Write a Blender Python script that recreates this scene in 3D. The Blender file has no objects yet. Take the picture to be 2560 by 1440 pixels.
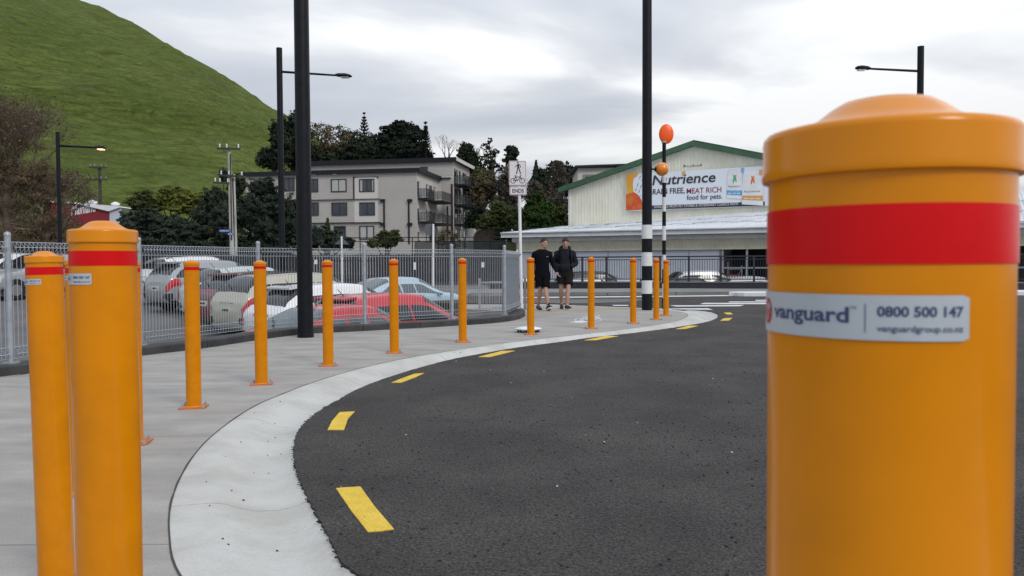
import bpy, bmesh, math, random
import numpy as np
from mathutils import Vector, Matrix
random.seed(7)
RNG = np.random.default_rng(7)
S = bpy.context.scene
COL = S.collection
# ------------------------------------------------------------------ camera
F = 2000.0; HZ = 63.0; ROLL = 0.005; CAMH = 1.116
pa = math.atan(HZ / F)
fwd = Vector((0, math.cos(pa), -math.sin(pa)))
up0 = Vector((0, math.sin(pa), math.cos(pa)))
rt0 = Vector((1, 0, 0))
upv = up0 * math.cos(ROLL) + rt0 * math.sin(ROLL)
rtv = rt0 * math.cos(ROLL) - up0 * math.sin(ROLL)
cd = bpy.data.cameras.new('camera')
cam = bpy.data.objects.new('camera', cd)
COL.objects.link(cam)
m = Matrix((rtv, upv, -fwd)).transposed().to_4x4()
m.translation = (0, 0, CAMH)
cam.matrix_world = m
cd.sensor_width = 36; cd.lens = 36 * F / 2560
cd.clip_start = 0.02; cd.clip_end = 2000
cd.dof.use_dof = True; cd.dof.focus_distance = 9.0; cd.dof.aperture_fstop = 19
S.camera = cam
# ------------------------------------------------------------------ light
SUN_AZ = math.radians(142)      # to the right of the view direction
SUN_EL = math.radians(38)
w = bpy.data.worlds.new('World'); S.world = w; w.use_nodes = True
nt = w.node_tree; nt.nodes.clear()
def N(t, **k):
    n = nt.nodes.new(t)
    for a, b in k.items(): setattr(n, a, b)
    return n
L = lambda a, b: nt.links.new(a, b)
out = N('ShaderNodeOutputWorld'); bg = N('ShaderNodeBackground'); bg.inputs[1].default_value = 0.1
sky = N('ShaderNodeTexSky', sky_type='NISHITA'); sky.sun_disc = False
sky.sun_elevation = SUN_EL; sky.sun_rotation = SUN_AZ
tc = N('ShaderNodeTexCoord'); sep = N('ShaderNodeSeparateXYZ'); L(tc.outputs['Generated'], sep.inputs[0])
zz = N('ShaderNodeMath', operation='MAXIMUM'); L(sep.outputs[2], zz.inputs[0]); zz.inputs[1].default_value = 0.0
za = N('ShaderNodeMath', operation='ADD'); L(zz.outputs[0], za.inputs[0]); za.inputs[1].default_value = 0.14
dx = N('ShaderNodeMath', operation='DIVIDE'); L(sep.outputs[0], dx.inputs[0]); L(za.outputs[0], dx.inputs[1])
dy = N('ShaderNodeMath', operation='DIVIDE'); L(sep.outputs[1], dy.inputs[0]); L(za.outputs[0], dy.inputs[1])
cmb = N('ShaderNodeCombineXYZ'); L(dx.outputs[0], cmb.inputs[0]); L(dy.outputs[0], cmb.inputs[1]); cmb.inputs[2].default_value = 3.3
mp = N('ShaderNodeMapping'); mp.inputs['Scale'].default_value = (0.42, 0.7, 1); mp.inputs['Location'].default_value = (2.4, 0.7, 0)
mp.inputs['Rotation'].default_value = (0, 0, 0.12)
L(cmb.outputs[0], mp.inputs[0])
n1 = N('ShaderNodeTexNoise'); n1.inputs['Scale'].default_value = 1.5; n1.inputs['Detail'].default_value = 7; n1.inputs['Roughness'].default_value = 0.46; n1.inputs['Distortion'].default_value = 0.35
L(mp.outputs[0], n1.inputs[0])
sd = Vector((math.sin(math.radians(38)) * math.cos(math.radians(14)), math.cos(math.radians(38)) * math.cos(math.radians(14)), math.sin(math.radians(14))))
dt = N('ShaderNodeVectorMath', operation='DOT_PRODUCT'); L(tc.outputs['Generated'], dt.inputs[0]); dt.inputs[1].default_value = sd
mr = N('ShaderNodeMapRange'); mr.inputs[1].default_value = 0.5; mr.inputs[2].default_value = 1.0; mr.inputs[3].default_value = -0.04; mr.inputs[4].default_value = 0.20
L(dt.outputs['Value'], mr.inputs[0])
ad = N('ShaderNodeMath', operation='ADD'); L(n1.outputs[0], ad.inputs[0]); L(mr.outputs[0], ad.inputs[1])
cr_ = N('ShaderNodeValToRGB'); e = cr_.color_ramp.elements
SKYK = 9.4
e[0].position = 0.38; e[0].color = (0.50, 0.535, 0.60, 1)
e[1].position = 0.66; e[1].color = (1.02, 1.03, 1.04, 1)
q = e.new(0.50); q.color = (0.60, 0.635, 0.70, 1)
q = e.new(0.575); q.color = (0.72, 0.745, 0.79, 1)
ht = N('ShaderNodeMath', operation='MULTIPLY_ADD'); L(zz.outputs[0], ht.inputs[0]); ht.inputs[1].default_value = -0.34; L(ad.outputs[0], ht.inputs[2])
hc = N('ShaderNodeMath', operation='ADD'); L(ht.outputs[0], hc.inputs[0]); hc.inputs[1].default_value = 0.045
L(hc.outputs[0], cr_.inputs[0])
ml = N('ShaderNodeVectorMath', operation='SCALE'); L(cr_.outputs[0], ml.inputs[0]); ml.inputs['Scale'].default_value = SKYK
mx = N('ShaderNodeMixRGB'); mx.inputs[0].default_value = 0.93; L(sky.outputs[0], mx.inputs[1]); L(ml.outputs[0], mx.inputs[2])
# overcast sky: brighter towards the zenith (CIE overcast sky)
z2 = N('ShaderNodeMath', operation='MULTIPLY_ADD'); L(zz.outputs[0], z2.inputs[0]); z2.inputs[1].default_value = 2.0 / 1.30; z2.inputs[2].default_value = 1 / 1.30
sc2 = N('ShaderNodeVectorMath', operation='SCALE'); L(mx.outputs[0], sc2.inputs[0]); L(z2.outputs[0], sc2.inputs['Scale'])
L(sc2.outputs[0], bg.inputs[0]); L(bg.outputs[0], out.inputs[0])
sl = bpy.data.lights.new('sun', 'SUN'); sl.energy = 1.5; sl.angle = math.radians(18); sl.color = (1, 0.96, 0.9)
so = bpy.data.objects.new('sun', sl); COL.objects.link(so)
sdir = Vector((math.sin(SUN_AZ) * math.cos(SUN_EL), math.cos(SUN_AZ) * math.cos(SUN_EL), math.sin(SUN_EL)))
so.rotation_euler = sdir.to_track_quat('Z', 'Y').to_euler()
S.view_settings.view_transform = 'Standard'; S.view_settings.look = 'None'
S.view_settings.exposure = 0.0; S.view_settings.gamma = 1; S.view_settings.use_curve_mapping = False
S.cycles.max_bounces = 6; S.cycles.use_denoising = True

# ------------------------------------------------------------------ geometry of the view (used to measure the place)
def ray(px, py):
    return fwd + rtv * ((px - 1280) / F) + upv * ((720 - py) / F)
C0 = Vector((0, 0, CAMH))
def on(px, py, h=0.0):
    d = ray(px, py); return C0 + d * ((h - CAMH) / d.z)
def at(px, py, Y):
    d = ray(px, py); return C0 + d * (Y / d.y)
def catmull(pts, n=8):
    pts = [Vector(p) for p in pts]; o = []
    P = [pts[0] * 2 - pts[1]] + pts + [pts[-1] * 2 - pts[-2]]
    for i in range(1, len(P) - 2):
        a, b, c, d = P[i - 1:i + 3]
        for k in range(n):
            t = k / n
            o.append(0.5 * ((2 * b) + (c - a) * t + (2 * a - 5 * b + 4 * c - d) * t * t + (3 * b - a - 3 * c + d) * t ** 3))
    o.append(pts[-1].copy()); return o
def sst(a, b, x):
    t = min(1, max(0, (x - a) / (b - a))); return t * t * (3 - 2 * t)

# ------------------------------------------------------------------ materials
def mat(name, col, rough=0.6, metal=0.0, var=0.0, vscale=3.0, col2=None, bump=0.0, bscale=60.0, spec=0.5, coat=0.0,
        emit=0.0, stretch=(1, 1, 1), detail=5.0, fine=0.0, fscale=200.0, alpha=1.0, trans=0.0, lo=0.38, hi=0.62, bdist=0.004, objc=True):
    M = bpy.data.materials.new(name); M.use_nodes = True
    t = M.node_tree; B = t.nodes['Principled BSDF']
    def nn(ty, **k):
        x = t.nodes.new(ty)
        for a, b in k.items(): setattr(x, a, b)
        return x
    B.inputs['Base Color'].default_value = (*col, 1); B.inputs['Roughness'].default_value = rough
    B.inputs['Metallic'].default_value = metal; B.inputs['Specular IOR Level'].default_value = spec
    B.inputs['Coat Weight'].default_value = coat; B.inputs['Coat Roughness'].default_value = 0.08
    B.inputs['Transmission Weight'].default_value = trans; B.inputs['Alpha'].default_value = alpha
    if emit: B.inputs['Emission Color'].default_value = (*col, 1); B.inputs['Emission Strength'].default_value = emit
    g = nn('ShaderNodeNewGeometry'); tcn = nn('ShaderNodeTexCoord')
    src = tcn.outputs['Object'] if objc else g.outputs['Position']
    mpp = nn('ShaderNodeMapping'); mpp.inputs['Scale'].default_value = stretch; t.links.new(src, mpp.inputs[0])
    cur = None
    if var or col2:
        n = nn('ShaderNodeTexNoise'); n.inputs['Scale'].default_value = vscale; n.inputs['Detail'].default_value = detail
        n.inputs['Roughness'].default_value = 0.6
        t.links.new(mpp.outputs[0], n.inputs[0])
        r = nn('ShaderNodeMapRange'); r.inputs[1].default_value = lo; r.inputs[2].default_value = hi
        t.links.new(n.outputs[0], r.inputs[0])
        mixn = nn('ShaderNodeMixRGB'); t.links.new(r.outputs[0], mixn.inputs[0])
        c2 = col2 if col2 else tuple(c * (1 + var) for c in col)
        c1 = col if col2 else tuple(c * (1 - var) for c in col)
        mixn.inputs[1].default_value = (*c1, 1); mixn.inputs[2].default_value = (*c2, 1)
        cur = mixn.outputs[0]
    if fine:
        n = nn('ShaderNodeTexNoise'); n.inputs['Scale'].default_value = fscale; n.inputs['Detail'].default_value = 2
        t.links.new(mpp.outputs[0], n.inputs[0])
        r = nn('ShaderNodeMapRange'); r.inputs[1].default_value = 0.3; r.inputs[2].default_value = 0.7
        r.inputs[3].default_value = 1 - fine; r.inputs[4].default_value = 1 + fine
        t.links.new(n.outputs[0], r.inputs[0])
        v = nn('ShaderNodeVectorMath', operation='SCALE'); t.links.new(r.outputs[0], v.inputs['Scale'])
        if cur: t.links.new(cur, v.inputs[0])
        else: v.inputs[0].default_value = col
        cur = v.outputs[0]
    if cur: t.links.new(cur, B.inputs['Base Color'])
    if bump:
        n = nn('ShaderNodeTexNoise'); n.inputs['Scale'].default_value = bscale; n.inputs['Detail'].default_value = 4
        t.links.new(mpp.outputs[0], n.inputs[0])
        b = nn('ShaderNodeBump'); b.inputs['Strength'].default_value = bump; b.inputs['Distance'].default_value = bdist
        t.links.new(n.outputs[0], b.inputs['Height']); t.links.new(b.outputs[0], B.inputs['Normal'])
    M['B'] = 1
    return M
M = {}
M['orange'] = mat('orange_enamel', (0.63, 0.212, 0.0), 0.25, var=0.06, vscale=9, coat=0.12, spec=.22, bump=0.05, bscale=60, bdist=0.001)
M['red'] = mat('red_reflective_tape', (0.60, 0.004, 0.006), 0.26, var=0.05, vscale=15, spec=.2)
M['label'] = mat('silver_label', (0.42, 0.46, 0.50), 0.4, var=0.04, vscale=30)
M['ink'] = mat('navy_ink', (0.03, 0.05, 0.13), 0.5)
M['logo'] = mat('red_ink', (0.42, 0.02, 0.02), 0.5)
M['plate'] = mat('rusty_base_paint', (0.55, 0.16, 0.03), 0.6, col2=(0.30, 0.10, 0.04), vscale=14, lo=.45, hi=.7)
M['galv'] = mat('galvanised_steel', (0.36, 0.39, 0.43), 0.42, 0.35, var=0.12, vscale=12, bump=0.03)
M['wire'] = mat('galvanised_wire', (0.42, 0.45, 0.49), 0.45, 0.3, var=0.08, vscale=6)
M['panel'] = mat('grey_powder_coat', (0.30, 0.34, 0.39), 0.55, 0.1, var=0.06, vscale=3)
M['black'] = mat('black_powder_coat', (0.006, 0.007, 0.010), 0.45, var=0.25, vscale=8, spec=.22)
M['rail'] = mat('charcoal_paint', (0.022, 0.024, 0.032), 0.5, var=0.2, vscale=5)
M['white'] = mat('white_reflective', (0.68, 0.69, 0.70), 0.45, var=0.05, vscale=10)
M['bwhite'] = mat('white_paint', (0.72, 0.73, 0.74), 0.5, var=0.06, vscale=2)
M['asph'] = mat('fresh_asphalt', (0.037, 0.033, 0.031), 0.85, col2=(0.060, 0.055, 0.051), vscale=1.1, fine=0.85, fscale=85, bump=1.0, bscale=60, bdist=0.025, spec=.35, detail=8)
M['asph_old'] = mat('worn_asphalt', (0.085, 0.083, 0.082), 0.85, col2=(0.13, 0.128, 0.125), vscale=0.5, fine=0.3, fscale=90, bump=0.5, bscale=60, detail=8)
M['conc'] = mat('footpath_concrete', (0.262, 0.250, 0.230), 0.85, col2=(0.355, 0.34, 0.315), vscale=1.6, fine=0.14, fscale=110, bump=0.3, bscale=50, stretch=(.9, 1.9, 1), detail=10, lo=.36, hi=.64, objc=False)
M['kerb'] = mat('new_kerb_concrete', (0.40, 0.395, 0.365), 0.8, col2=(0.49, 0.49, 0.465), vscale=2.2, fine=0.07, fscale=110, bump=0.6, bscale=20, detail=10, lo=.36, hi=.58, objc=False, bdist=.01)
M['nib'] = mat('dark_painted_kerb', (0.022, 0.022, 0.024), 0.6, col2=(0.045, 0.045, 0.046), vscale=3, bump=0.4, bscale=14, objc=False)
M['nibtop'] = mat('weathered_kerb_top', (0.10, 0.10, 0.10), 0.8, col2=(0.16, 0.155, 0.15), vscale=4, bump=0.3, bscale=30, objc=False)
M['yel'] = mat('yellow_road_paint', (0.64, 0.42, 0.02), 0.65, col2=(0.72, 0.50, 0.05), vscale=8, fine=0.22, fscale=150, bump=0.9, bscale=95, bdist=0.008)
M['wroad'] = mat('white_road_paint', (0.62, 0.62, 0.62), 0.7, col2=(0.4, 0.4, 0.4), vscale=4, fine=0.1, lo=.5, hi=.75)
M['ochre'] = mat('faded_ochre_paint', (0.40, 0.27, 0.10), 0.8, col2=(0.30, 0.26, 0.20), vscale=6)
M['stone'] = mat('chip_and_pore_shade', (0.010, 0.010, 0.010), 0.85)
M['stone2'] = mat('pale_chip', (0.5, 0.5, 0.48), 0.8)
M['farconc'] = mat('grey_far_concrete', (0.16, 0.16, 0.155), 0.85, col2=(0.22, 0.22, 0.21), vscale=0.6, objc=False)
M['crack'] = mat('joint_filler', (0.05, 0.047, 0.042), 0.95)
M['cream'] = mat('cream_cladding', (0.72, 0.70, 0.565), 0.6, col2=(0.80, 0.785, 0.66), vscale=0.5, stretch=(1, 1, .3), fine=.05, fscale=4)
M['creamd'] = mat('darker_cream_cladding', (0.58, 0.555, 0.43), 0.6, var=0.08, vscale=1.2)  # deeper cream used on the annex band
M['green'] = mat('green_barge_paint', (0.045, 0.11, 0.055), 0.6, var=0.15, vscale=1)
M['roofm'] = mat('zinc_roofing', (0.50, 0.52, 0.55), 0.45, 0.0, col2=(0.62, 0.64, 0.67), vscale=0.35, detail=7)
M['lightwall'] = mat('pale_grey_wall', (0.50, 0.535, 0.60), 0.6, var=0.05, vscale=0.4)
M['dark'] = mat('bay_shade_black', (0.018, 0.018, 0.02), 0.8)  # near-black colour stands in for the shade inside the loading bay
M['bldg'] = mat('greige_weatherboard', (0.53, 0.50, 0.465), 0.75, var=0.05, vscale=0.3)
M['bldg2'] = mat('pale_greige_board', (0.58, 0.555, 0.525), 0.75, var=0.04, vscale=0.3)
M['trim'] = mat('dark_fascia', (0.018, 0.018, 0.024), 0.6, spec=.2)
M['frame'] = mat('window_frame_dark', (0.03, 0.032, 0.036), 0.5)
M['glass'] = mat('window_glass', (0.035, 0.042, 0.055), 0.08, spec=0.8, var=0.3, vscale=0.6)
M['curtain'] = mat('pale_curtain', (0.42, 0.42, 0.40), 0.8, var=0.1, vscale=2, stretch=(5, 5, .3))
M['balglass'] = mat('balustrade_glass', (0.07, 0.09, 0.09), 0.12, alpha=0.35)
M['billb'] = mat('billboard_white', (0.72, 0.76, 0.82), 0.5)
M['bdark'] = mat('billboard_dark_ink', (0.035, 0.033, 0.045), 0.5)
M['bred'] = mat('billboard_red_ink', (0.22, 0.02, 0.03), 0.5)
M['bblue'] = mat('billboard_blue', (0.07, 0.27, 0.55), 0.5, col2=(0.2, 0.45, 0.7), vscale=1.5)
M['borange'] = mat('billboard_orange', (0.62, 0.20, 0.03), 0.5, col2=(0.60, 0.05, 0.015), vscale=0.9, lo=.4, hi=.6)
M['byellow'] = mat('billboard_yellow', (0.66, 0.42, 0.03), 0.5, col2=(0.68, 0.30, 0.03), vscale=1.2)
M['borange2'] = mat('billboard_pale_orange', (0.65, 0.33, 0.12), 0.5)
M['bgreen'] = mat('billboard_green', (0.10, 0.38, 0.2), 0.5)
M['signw'] = mat('sign_white', (0.70, 0.68, 0.70), 0.5)
M['signr'] = mat('sign_red_line', (0.25, 0.04, 0.05), 0.5)
M['signk'] = mat('sign_black', (0.02, 0.02, 0.02), 0.5)
M['signb'] = mat('street_sign_blue', (0.02, 0.06, 0.35), 0.5)
M['signgrey'] = mat('sign_back_grey', (0.10, 0.11, 0.12), 0.6)
M['beacon'] = mat('beacon_orange_disc', (0.85, 0.10, 0.01), 0.35, emit=0.12)
M['ball'] = mat('amber_globe', (0.75, 0.23, 0.02), 0.25, coat=0.4)
M['lamp'] = mat('lit_lamp_lens', (1.0, 0.62, 0.3), 0.4, emit=2.2)
M['pole'] = mat('weathered_concrete_pole', (0.50, 0.49, 0.45), 0.8, col2=(0.32, 0.31, 0.28), vscale=1.5, stretch=(4, 4, .4))
M['polewood'] = mat('old_wood_pole', (0.05, 0.045, 0.038), 0.9, var=.2)
M['bark'] = mat('bark', (0.05, 0.042, 0.035), 0.9, var=0.3, vscale=4)
M['barkpale'] = mat('pale_bark', (0.17, 0.15, 0.125), 0.9, var=0.2, vscale=2)
M['twig'] = mat('brown_twigs', (0.12, 0.092, 0.068), 0.9, var=0.35, vscale=1.5)
M['twigred'] = mat('red_twigs', (0.12, 0.045, 0.04), 0.9, var=0.3, vscale=1.5)
def fol(n, a, b, sc=0.35, **k): M[n] = mat(n, a, 0.75, col2=b, vscale=sc, detail=6, spec=.04, lo=.4, hi=.62, **k)
fol('leaf_dark', (0.015, 0.022, 0.015), (0.038, 0.050, 0.032))
fol('leaf_pine', (0.010, 0.015, 0.013), (0.030, 0.038, 0.027))
fol('leaf_cedar', (0.019, 0.028, 0.022), (0.054, 0.068, 0.050), 0.6)
fol('leaf_green', (0.020, 0.038, 0.012), (0.045, 0.078, 0.022), 0.6)
fol('leaf_olive', (0.036, 0.048, 0.018), (0.075, 0.090, 0.035), 0.5)
fol('leaf_yellow', (0.07, 0.085, 0.02), (0.15, 0.165, 0.04), 0.8)
fol('leaf_brown', (0.075, 0.064, 0.038), (0.125, 0.105, 0.06), 0.5)
fol('leaf_rust', (0.155, 0.112, 0.07), (0.085, 0.066, 0.045), 0.8)
fol('leaf_grey', (0.055, 0.05, 0.04), (0.10, 0.09, 0.07), 0.5)
fol('leaf_hedge', (0.02, 0.05, 0.008), (0.05, 0.11, 0.02), 1.5)
M['redwall'] = mat('dark_red_wall', (0.20, 0.012, 0.018), 0.6, var=.08, vscale=.3)
M['skin'] = mat('skin', (0.46, 0.27, 0.20), 0.55, var=0.06, vscale=9)
M['hair'] = mat('dark_brown_hair', (0.026, 0.016, 0.011), 0.7, bump=.6, bscale=90)
M['shirt'] = mat('black_jersey', (0.005, 0.0055, 0.008), 0.85, spec=.1, bump=.8, bscale=9, bdist=.03)
M['hoodie'] = mat('charcoal_fleece', (0.016, 0.018, 0.024), 0.9, spec=.1, var=.1, vscale=20, bump=.8, bscale=9, bdist=.03)
M['hoodarm'] = mat('dark_navy_sleeve', (0.016, 0.018, 0.026), 0.85, bump=.5, bscale=10, bdist=.02)
M['shorts'] = mat('black_shorts', (0.004, 0.004, 0.006), 0.85, spec=.1, bump=.5, bscale=8, bdist=.02)
M['shorts2'] = mat('charcoal_shorts', (0.014, 0.012, 0.013), 0.85, spec=.1, bump=.5, bscale=8, bdist=.02)
M['shoe'] = mat('black_shoe', (0.012, 0.012, 0.013), 0.5)
M['sole'] = mat('white_sole', (0.6, 0.6, 0.6), 0.6)
M['lips'] = mat('lips', (0.32, 0.12, 0.10), 0.5)
M['eye'] = mat('eye_dark', (0.02, 0.015, 0.012), 0.3)
M['tyre'] = mat('tyre_rubber', (0.012, 0.012, 0.012), 0.8)
M['rim'] = mat('alloy_rim', (0.35, 0.36, 0.38), 0.35, 0.7)
M['cglass'] = mat('car_glass', (0.010, 0.012, 0.015), 0.08, spec=0.45)
M['cglassp'] = mat('car_glass_sky_pale', (0.075, 0.10, 0.105), 0.08, spec=0.6)  # pale base colour stands in for sky reflected in the windows
M['cglassm'] = mat('car_glass_clear', (0.020, 0.027, 0.030), 0.07, spec=0.5)
M['tail'] = mat('red_tail_lamp', (0.50, 0.008, 0.012), 0.15, coat=.6)
M['clear'] = mat('clear_lamp', (0.55, 0.56, 0.57), 0.12, coat=.6)
M['plastic'] = mat('black_plastic', (0.014, 0.014, 0.015), 0.6)
M['plates'] = mat('number_plate', (0.62, 0.62, 0.60), 0.5)
def paint(n, c, metal=0.35): M[n] = mat(n, c, 0.32, metal, coat=0.55)
paint('p_silver', (0.34, 0.35, 0.365)); paint('p_white', (0.74, 0.75, 0.76), 0); paint('p_cream', (0.46, 0.445, 0.36), .15)
paint('p_maroon', (0.14, 0.012, 0.020), .2); paint('p_red', (0.50, 0.015, 0.022), 0); paint('p_mint', (0.48, 0.55, 0.54), .1)
paint('p_blue', (0.38, 0.50, 0.57), .1); paint('p_dark', (0.02, 0.022, 0.026), .2); paint('p_grey', (0.16, 0.17, 0.18), .4)

# grass of the hill: terracettes
def grass_mat():
    Mh = bpy.data.materials.new('hill_grass'); Mh.use_nodes = True; t = Mh.node_tree; B = t.nodes['Principled BSDF']
    g = t.nodes.new('ShaderNodeNewGeometry')
    def nz(scale, st, detail=6, rough=.6, dist=0):
        mpp = t.nodes.new('ShaderNodeMapping'); mpp.inputs['Scale'].default_value = st; t.links.new(g.outputs['Position'], mpp.inputs[0])
        n = t.nodes.new('ShaderNodeTexNoise'); n.inputs['Scale'].default_value = scale; n.inputs['Detail'].default_value = detail
        n.inputs['Roughness'].default_value = rough; n.inputs['Distortion'].default_value = dist
        t.links.new(mpp.outputs[0], n.inputs[0]); return n
    def mix(f, a, b, lo, hi):
        r = t.nodes.new('ShaderNodeMapRange'); r.inputs[1].default_value = lo; r.inputs[2].default_value = hi; t.links.new(f, r.inputs[0])
        x = t.nodes.new('ShaderNodeMixRGB'); t.links.new(r.outputs[0], x.inputs[0])
        for i, c in ((1, a), (2, b)):
            if isinstance(c, tuple): x.inputs[i].default_value = (*c, 1)
            else: t.links.new(c, x.inputs[i])
        return x.outputs[0]
    a = nz(0.03, (1, 1, 1.6), 7); b = nz(0.30, (.85, .85, 2.9), 9, .68, .8); c = nz(1.4, (.8, .8, 2.4), 5, .7); d = nz(0.045, (1, 1, 2.4), 8, .7)
    base = mix(a.outputs[0], (0.100, 0.136, 0.028), (0.142, 0.180, 0.042), .35, .65)
    col = mix(b.outputs[0], (0.074, 0.098, 0.022), base, .34, .54)
    col = mix(d.outputs[0], col, (0.105, 0.112, 0.040), .55, .74)
    col2 = mix(c.outputs[0], (0.76, 0.76, 0.76), (1.20, 1.20, 1.14), .35, .65)
    mm = t.nodes.new('ShaderNodeMixRGB'); mm.blend_type = 'MULTIPLY'; mm.inputs[0].default_value = 1
    t.links.new(col, mm.inputs[1]); t.links.new(col2, mm.inputs[2]); t.links.new(mm.outputs[0], B.inputs['Base Color'])
    B.inputs['Roughness'].default_value = .9; B.inputs['Specular IOR Level'].default_value = .1
    bm1 = t.nodes.new('ShaderNodeBump'); bm1.inputs['Strength'].default_value = 1; bm1.inputs['Distance'].default_value = 2.2
    t.links.new(b.outputs[0], bm1.inputs['Height']); t.links.new(bm1.outputs[0], B.inputs['Normal'])
    return Mh
M['grass'] = grass_mat()

# ------------------------------------------------------------------ mesh builder
class MB:
    def __init__(s): s.v = []; s.f = []
    def add(s, vs, fs):
        o = len(s.v); s.v += [tuple(v) for v in vs]; s.f += [tuple(i + o for i in f) for f in fs]; return s
    def box(s, c, d, rz=0.0, R=None):
        R = R or Matrix.Rotation(rz, 3, 'Z'); c = Vector(c)
        vs = [c + R @ Vector((x * d[0] / 2, y * d[1] / 2, z * d[2] / 2)) for x in (-1, 1) for y in (-1, 1) for z in (-1, 1)]
        return s.add(vs, [(0, 1, 3, 2), (4, 6, 7, 5), (0, 4, 5, 1), (2, 3, 7, 6), (0, 2, 6, 4), (1, 5, 7, 3)])
    def cyl(s, a, b, r0, r1=None, n=12, cap=True):
        a = Vector(a); b = Vector(b); r1 = r0 if r1 is None else r1
        d = (b - a).normalized(); t = Vector((0, 0, 1)) if abs(d.z) < .9 else Vector((1, 0, 0))
        u = d.cross(t).normalized(); v = d.cross(u)
        vs = []
        for p, r in ((a, r0), (b, r1)):
            for k in range(n):
                w_ = 2 * math.pi * k / n; vs.append(p + u * (r * math.cos(w_)) + v * (r * math.sin(w_)))
        fs = [(k, (k + 1) % n, n + (k + 1) % n, n + k) for k in range(n)]
        if cap: fs += [tuple(range(n - 1, -1, -1)), tuple(range(n, 2 * n))]
        return s.add(vs, fs)
    def tube(s, pts, r, n=6):
        for i in range(len(pts) - 1):
            ra = r[i] if isinstance(r, (list, tuple)) else r; rb = r[i + 1] if isinstance(r, (list, tuple)) else r
            s.cyl(pts[i], pts[i + 1], ra, rb, n)
        return s
    def lathe(s, prof, n=32, c=(0, 0, 0), ax=None):
        vs = []; cx, cy, cz = c
        for r, z in prof:
            for k in range(n):
                w_ = 2 * math.pi * k / n; vs.append((cx + r * math.cos(w_), cy + r * math.sin(w_), cz + z))
        fs = []
        for j in range(len(prof) - 1):
            for k in range(n): fs.append((j * n + k, j * n + (k + 1) % n, (j + 1) * n + (k + 1) % n, (j + 1) * n + k))
        fs.append(tuple(range(n - 1, -1, -1))); fs.append(tuple((len(prof) - 1) * n + k for k in range(n)))
        return s.add(vs, fs)
    def ell(s, c, r, n=16, m_=10, R=None):
        vs = []; c = Vector(c)
        for j in range(m_ + 1):
            th = math.pi * j / m_
            for k in range(n):
                a = 2 * math.pi * k / n; p = Vector((r[0] * math.sin(th) * math.cos(a), r[1] * math.sin(th) * math.sin(a), r[2] * math.cos(th)))
                vs.append(c + (R @ p if R else p))
        fs = [(j * n + k, (j + 1) * n + k, (j + 1) * n + (k + 1) % n, j * n + (k + 1) % n) for j in range(m_) for k in range(n)]
        return s.add(vs, fs)
    def prism(s, poly, z0, z1):
        n = len(poly)
        vs = [(p[0], p[1], z0) for p in poly] + [(p[0], p[1], z1) for p in poly]
        fs = [(k, (k + 1) % n, n + (k + 1) % n, n + k) for k in range(n)] + [tuple(range(n - 1, -1, -1)), tuple(range(n, 2 * n))]
        return s.add(vs, fs)
    def quad(s, a, b, c, d): return s.add([a, b, c, d], [(0, 1, 2, 3)])
    def mesh(s, name, m_, smooth=False, tri=False, angle=None):
        me = bpy.data.meshes.new(name); me.from_pydata(s.v, [], s.f)
        if tri:
            b = bmesh.new(); b.from_mesh(me); bmesh.ops.triangulate(b, faces=[f for f in b.faces if len(f.verts) > 4]); b.to_mesh(me); b.free()
        b = bmesh.new(); b.from_mesh(me); bmesh.ops.remove_doubles(b, verts=b.verts, dist=1e-6); bmesh.ops.recalc_face_normals(b, faces=b.faces); b.to_mesh(me); b.free()
        me.materials.append(m_ if not isinstance(m_, str) else M[m_])
        if smooth:
            for p in me.polygons: p.use_smooth = True
            if angle: me.set_sharp_from_angle(angle=math.radians(angle))
        return me
    def build(s, name, m_, parent=None, smooth=False, tri=False, angle=40, world=False):
        if world and parent:
            inv = parent_matrix(parent).inverted(); s.v = [tuple(inv @ Vector(v)) for v in s.v]
        return link(name, s.mesh(name, m_, smooth, tri, angle if smooth else None), parent)
def parent_matrix(o):
    mm = Matrix.LocRotScale(o.location, o.rotation_euler, o.scale)
    return parent_matrix(o.parent) @ mm if o.parent else mm
def link(name, me, parent=None, loc=None):
    o = bpy.data.objects.new(name, me); COL.objects.link(o); o.parent = parent
    if loc is not None: o.location = loc
    return o
def thing(name, label, cat, loc=(0, 0, 0), rz=0.0, group=None):
    o = bpy.data.objects.new(name, None); COL.objects.link(o); o.location = loc; o.rotation_euler = (0, 0, rz)
    return tag(o, label, cat, group)
def tag(o, label=None, cat=None, group=None, kind=None):
    if label: o['label'] = label
    if cat: o['category'] = cat
    if group: o['group'] = group
    if kind: o['kind'] = kind
    return o
def kids(o): return [c for c in bpy.data.objects if c.parent == o]
def copy_tree(o, parent=None, _k=None):
    if _k is None:
        _k = {}
        for c in bpy.data.objects:
            if c.parent: _k.setdefault(c.parent.name, []).append(c)
    c = o.copy(); COL.objects.link(c); c.parent = parent
    for ch in _k.get(o.name, []): copy_tree(ch, c, _k)
    return c
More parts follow.
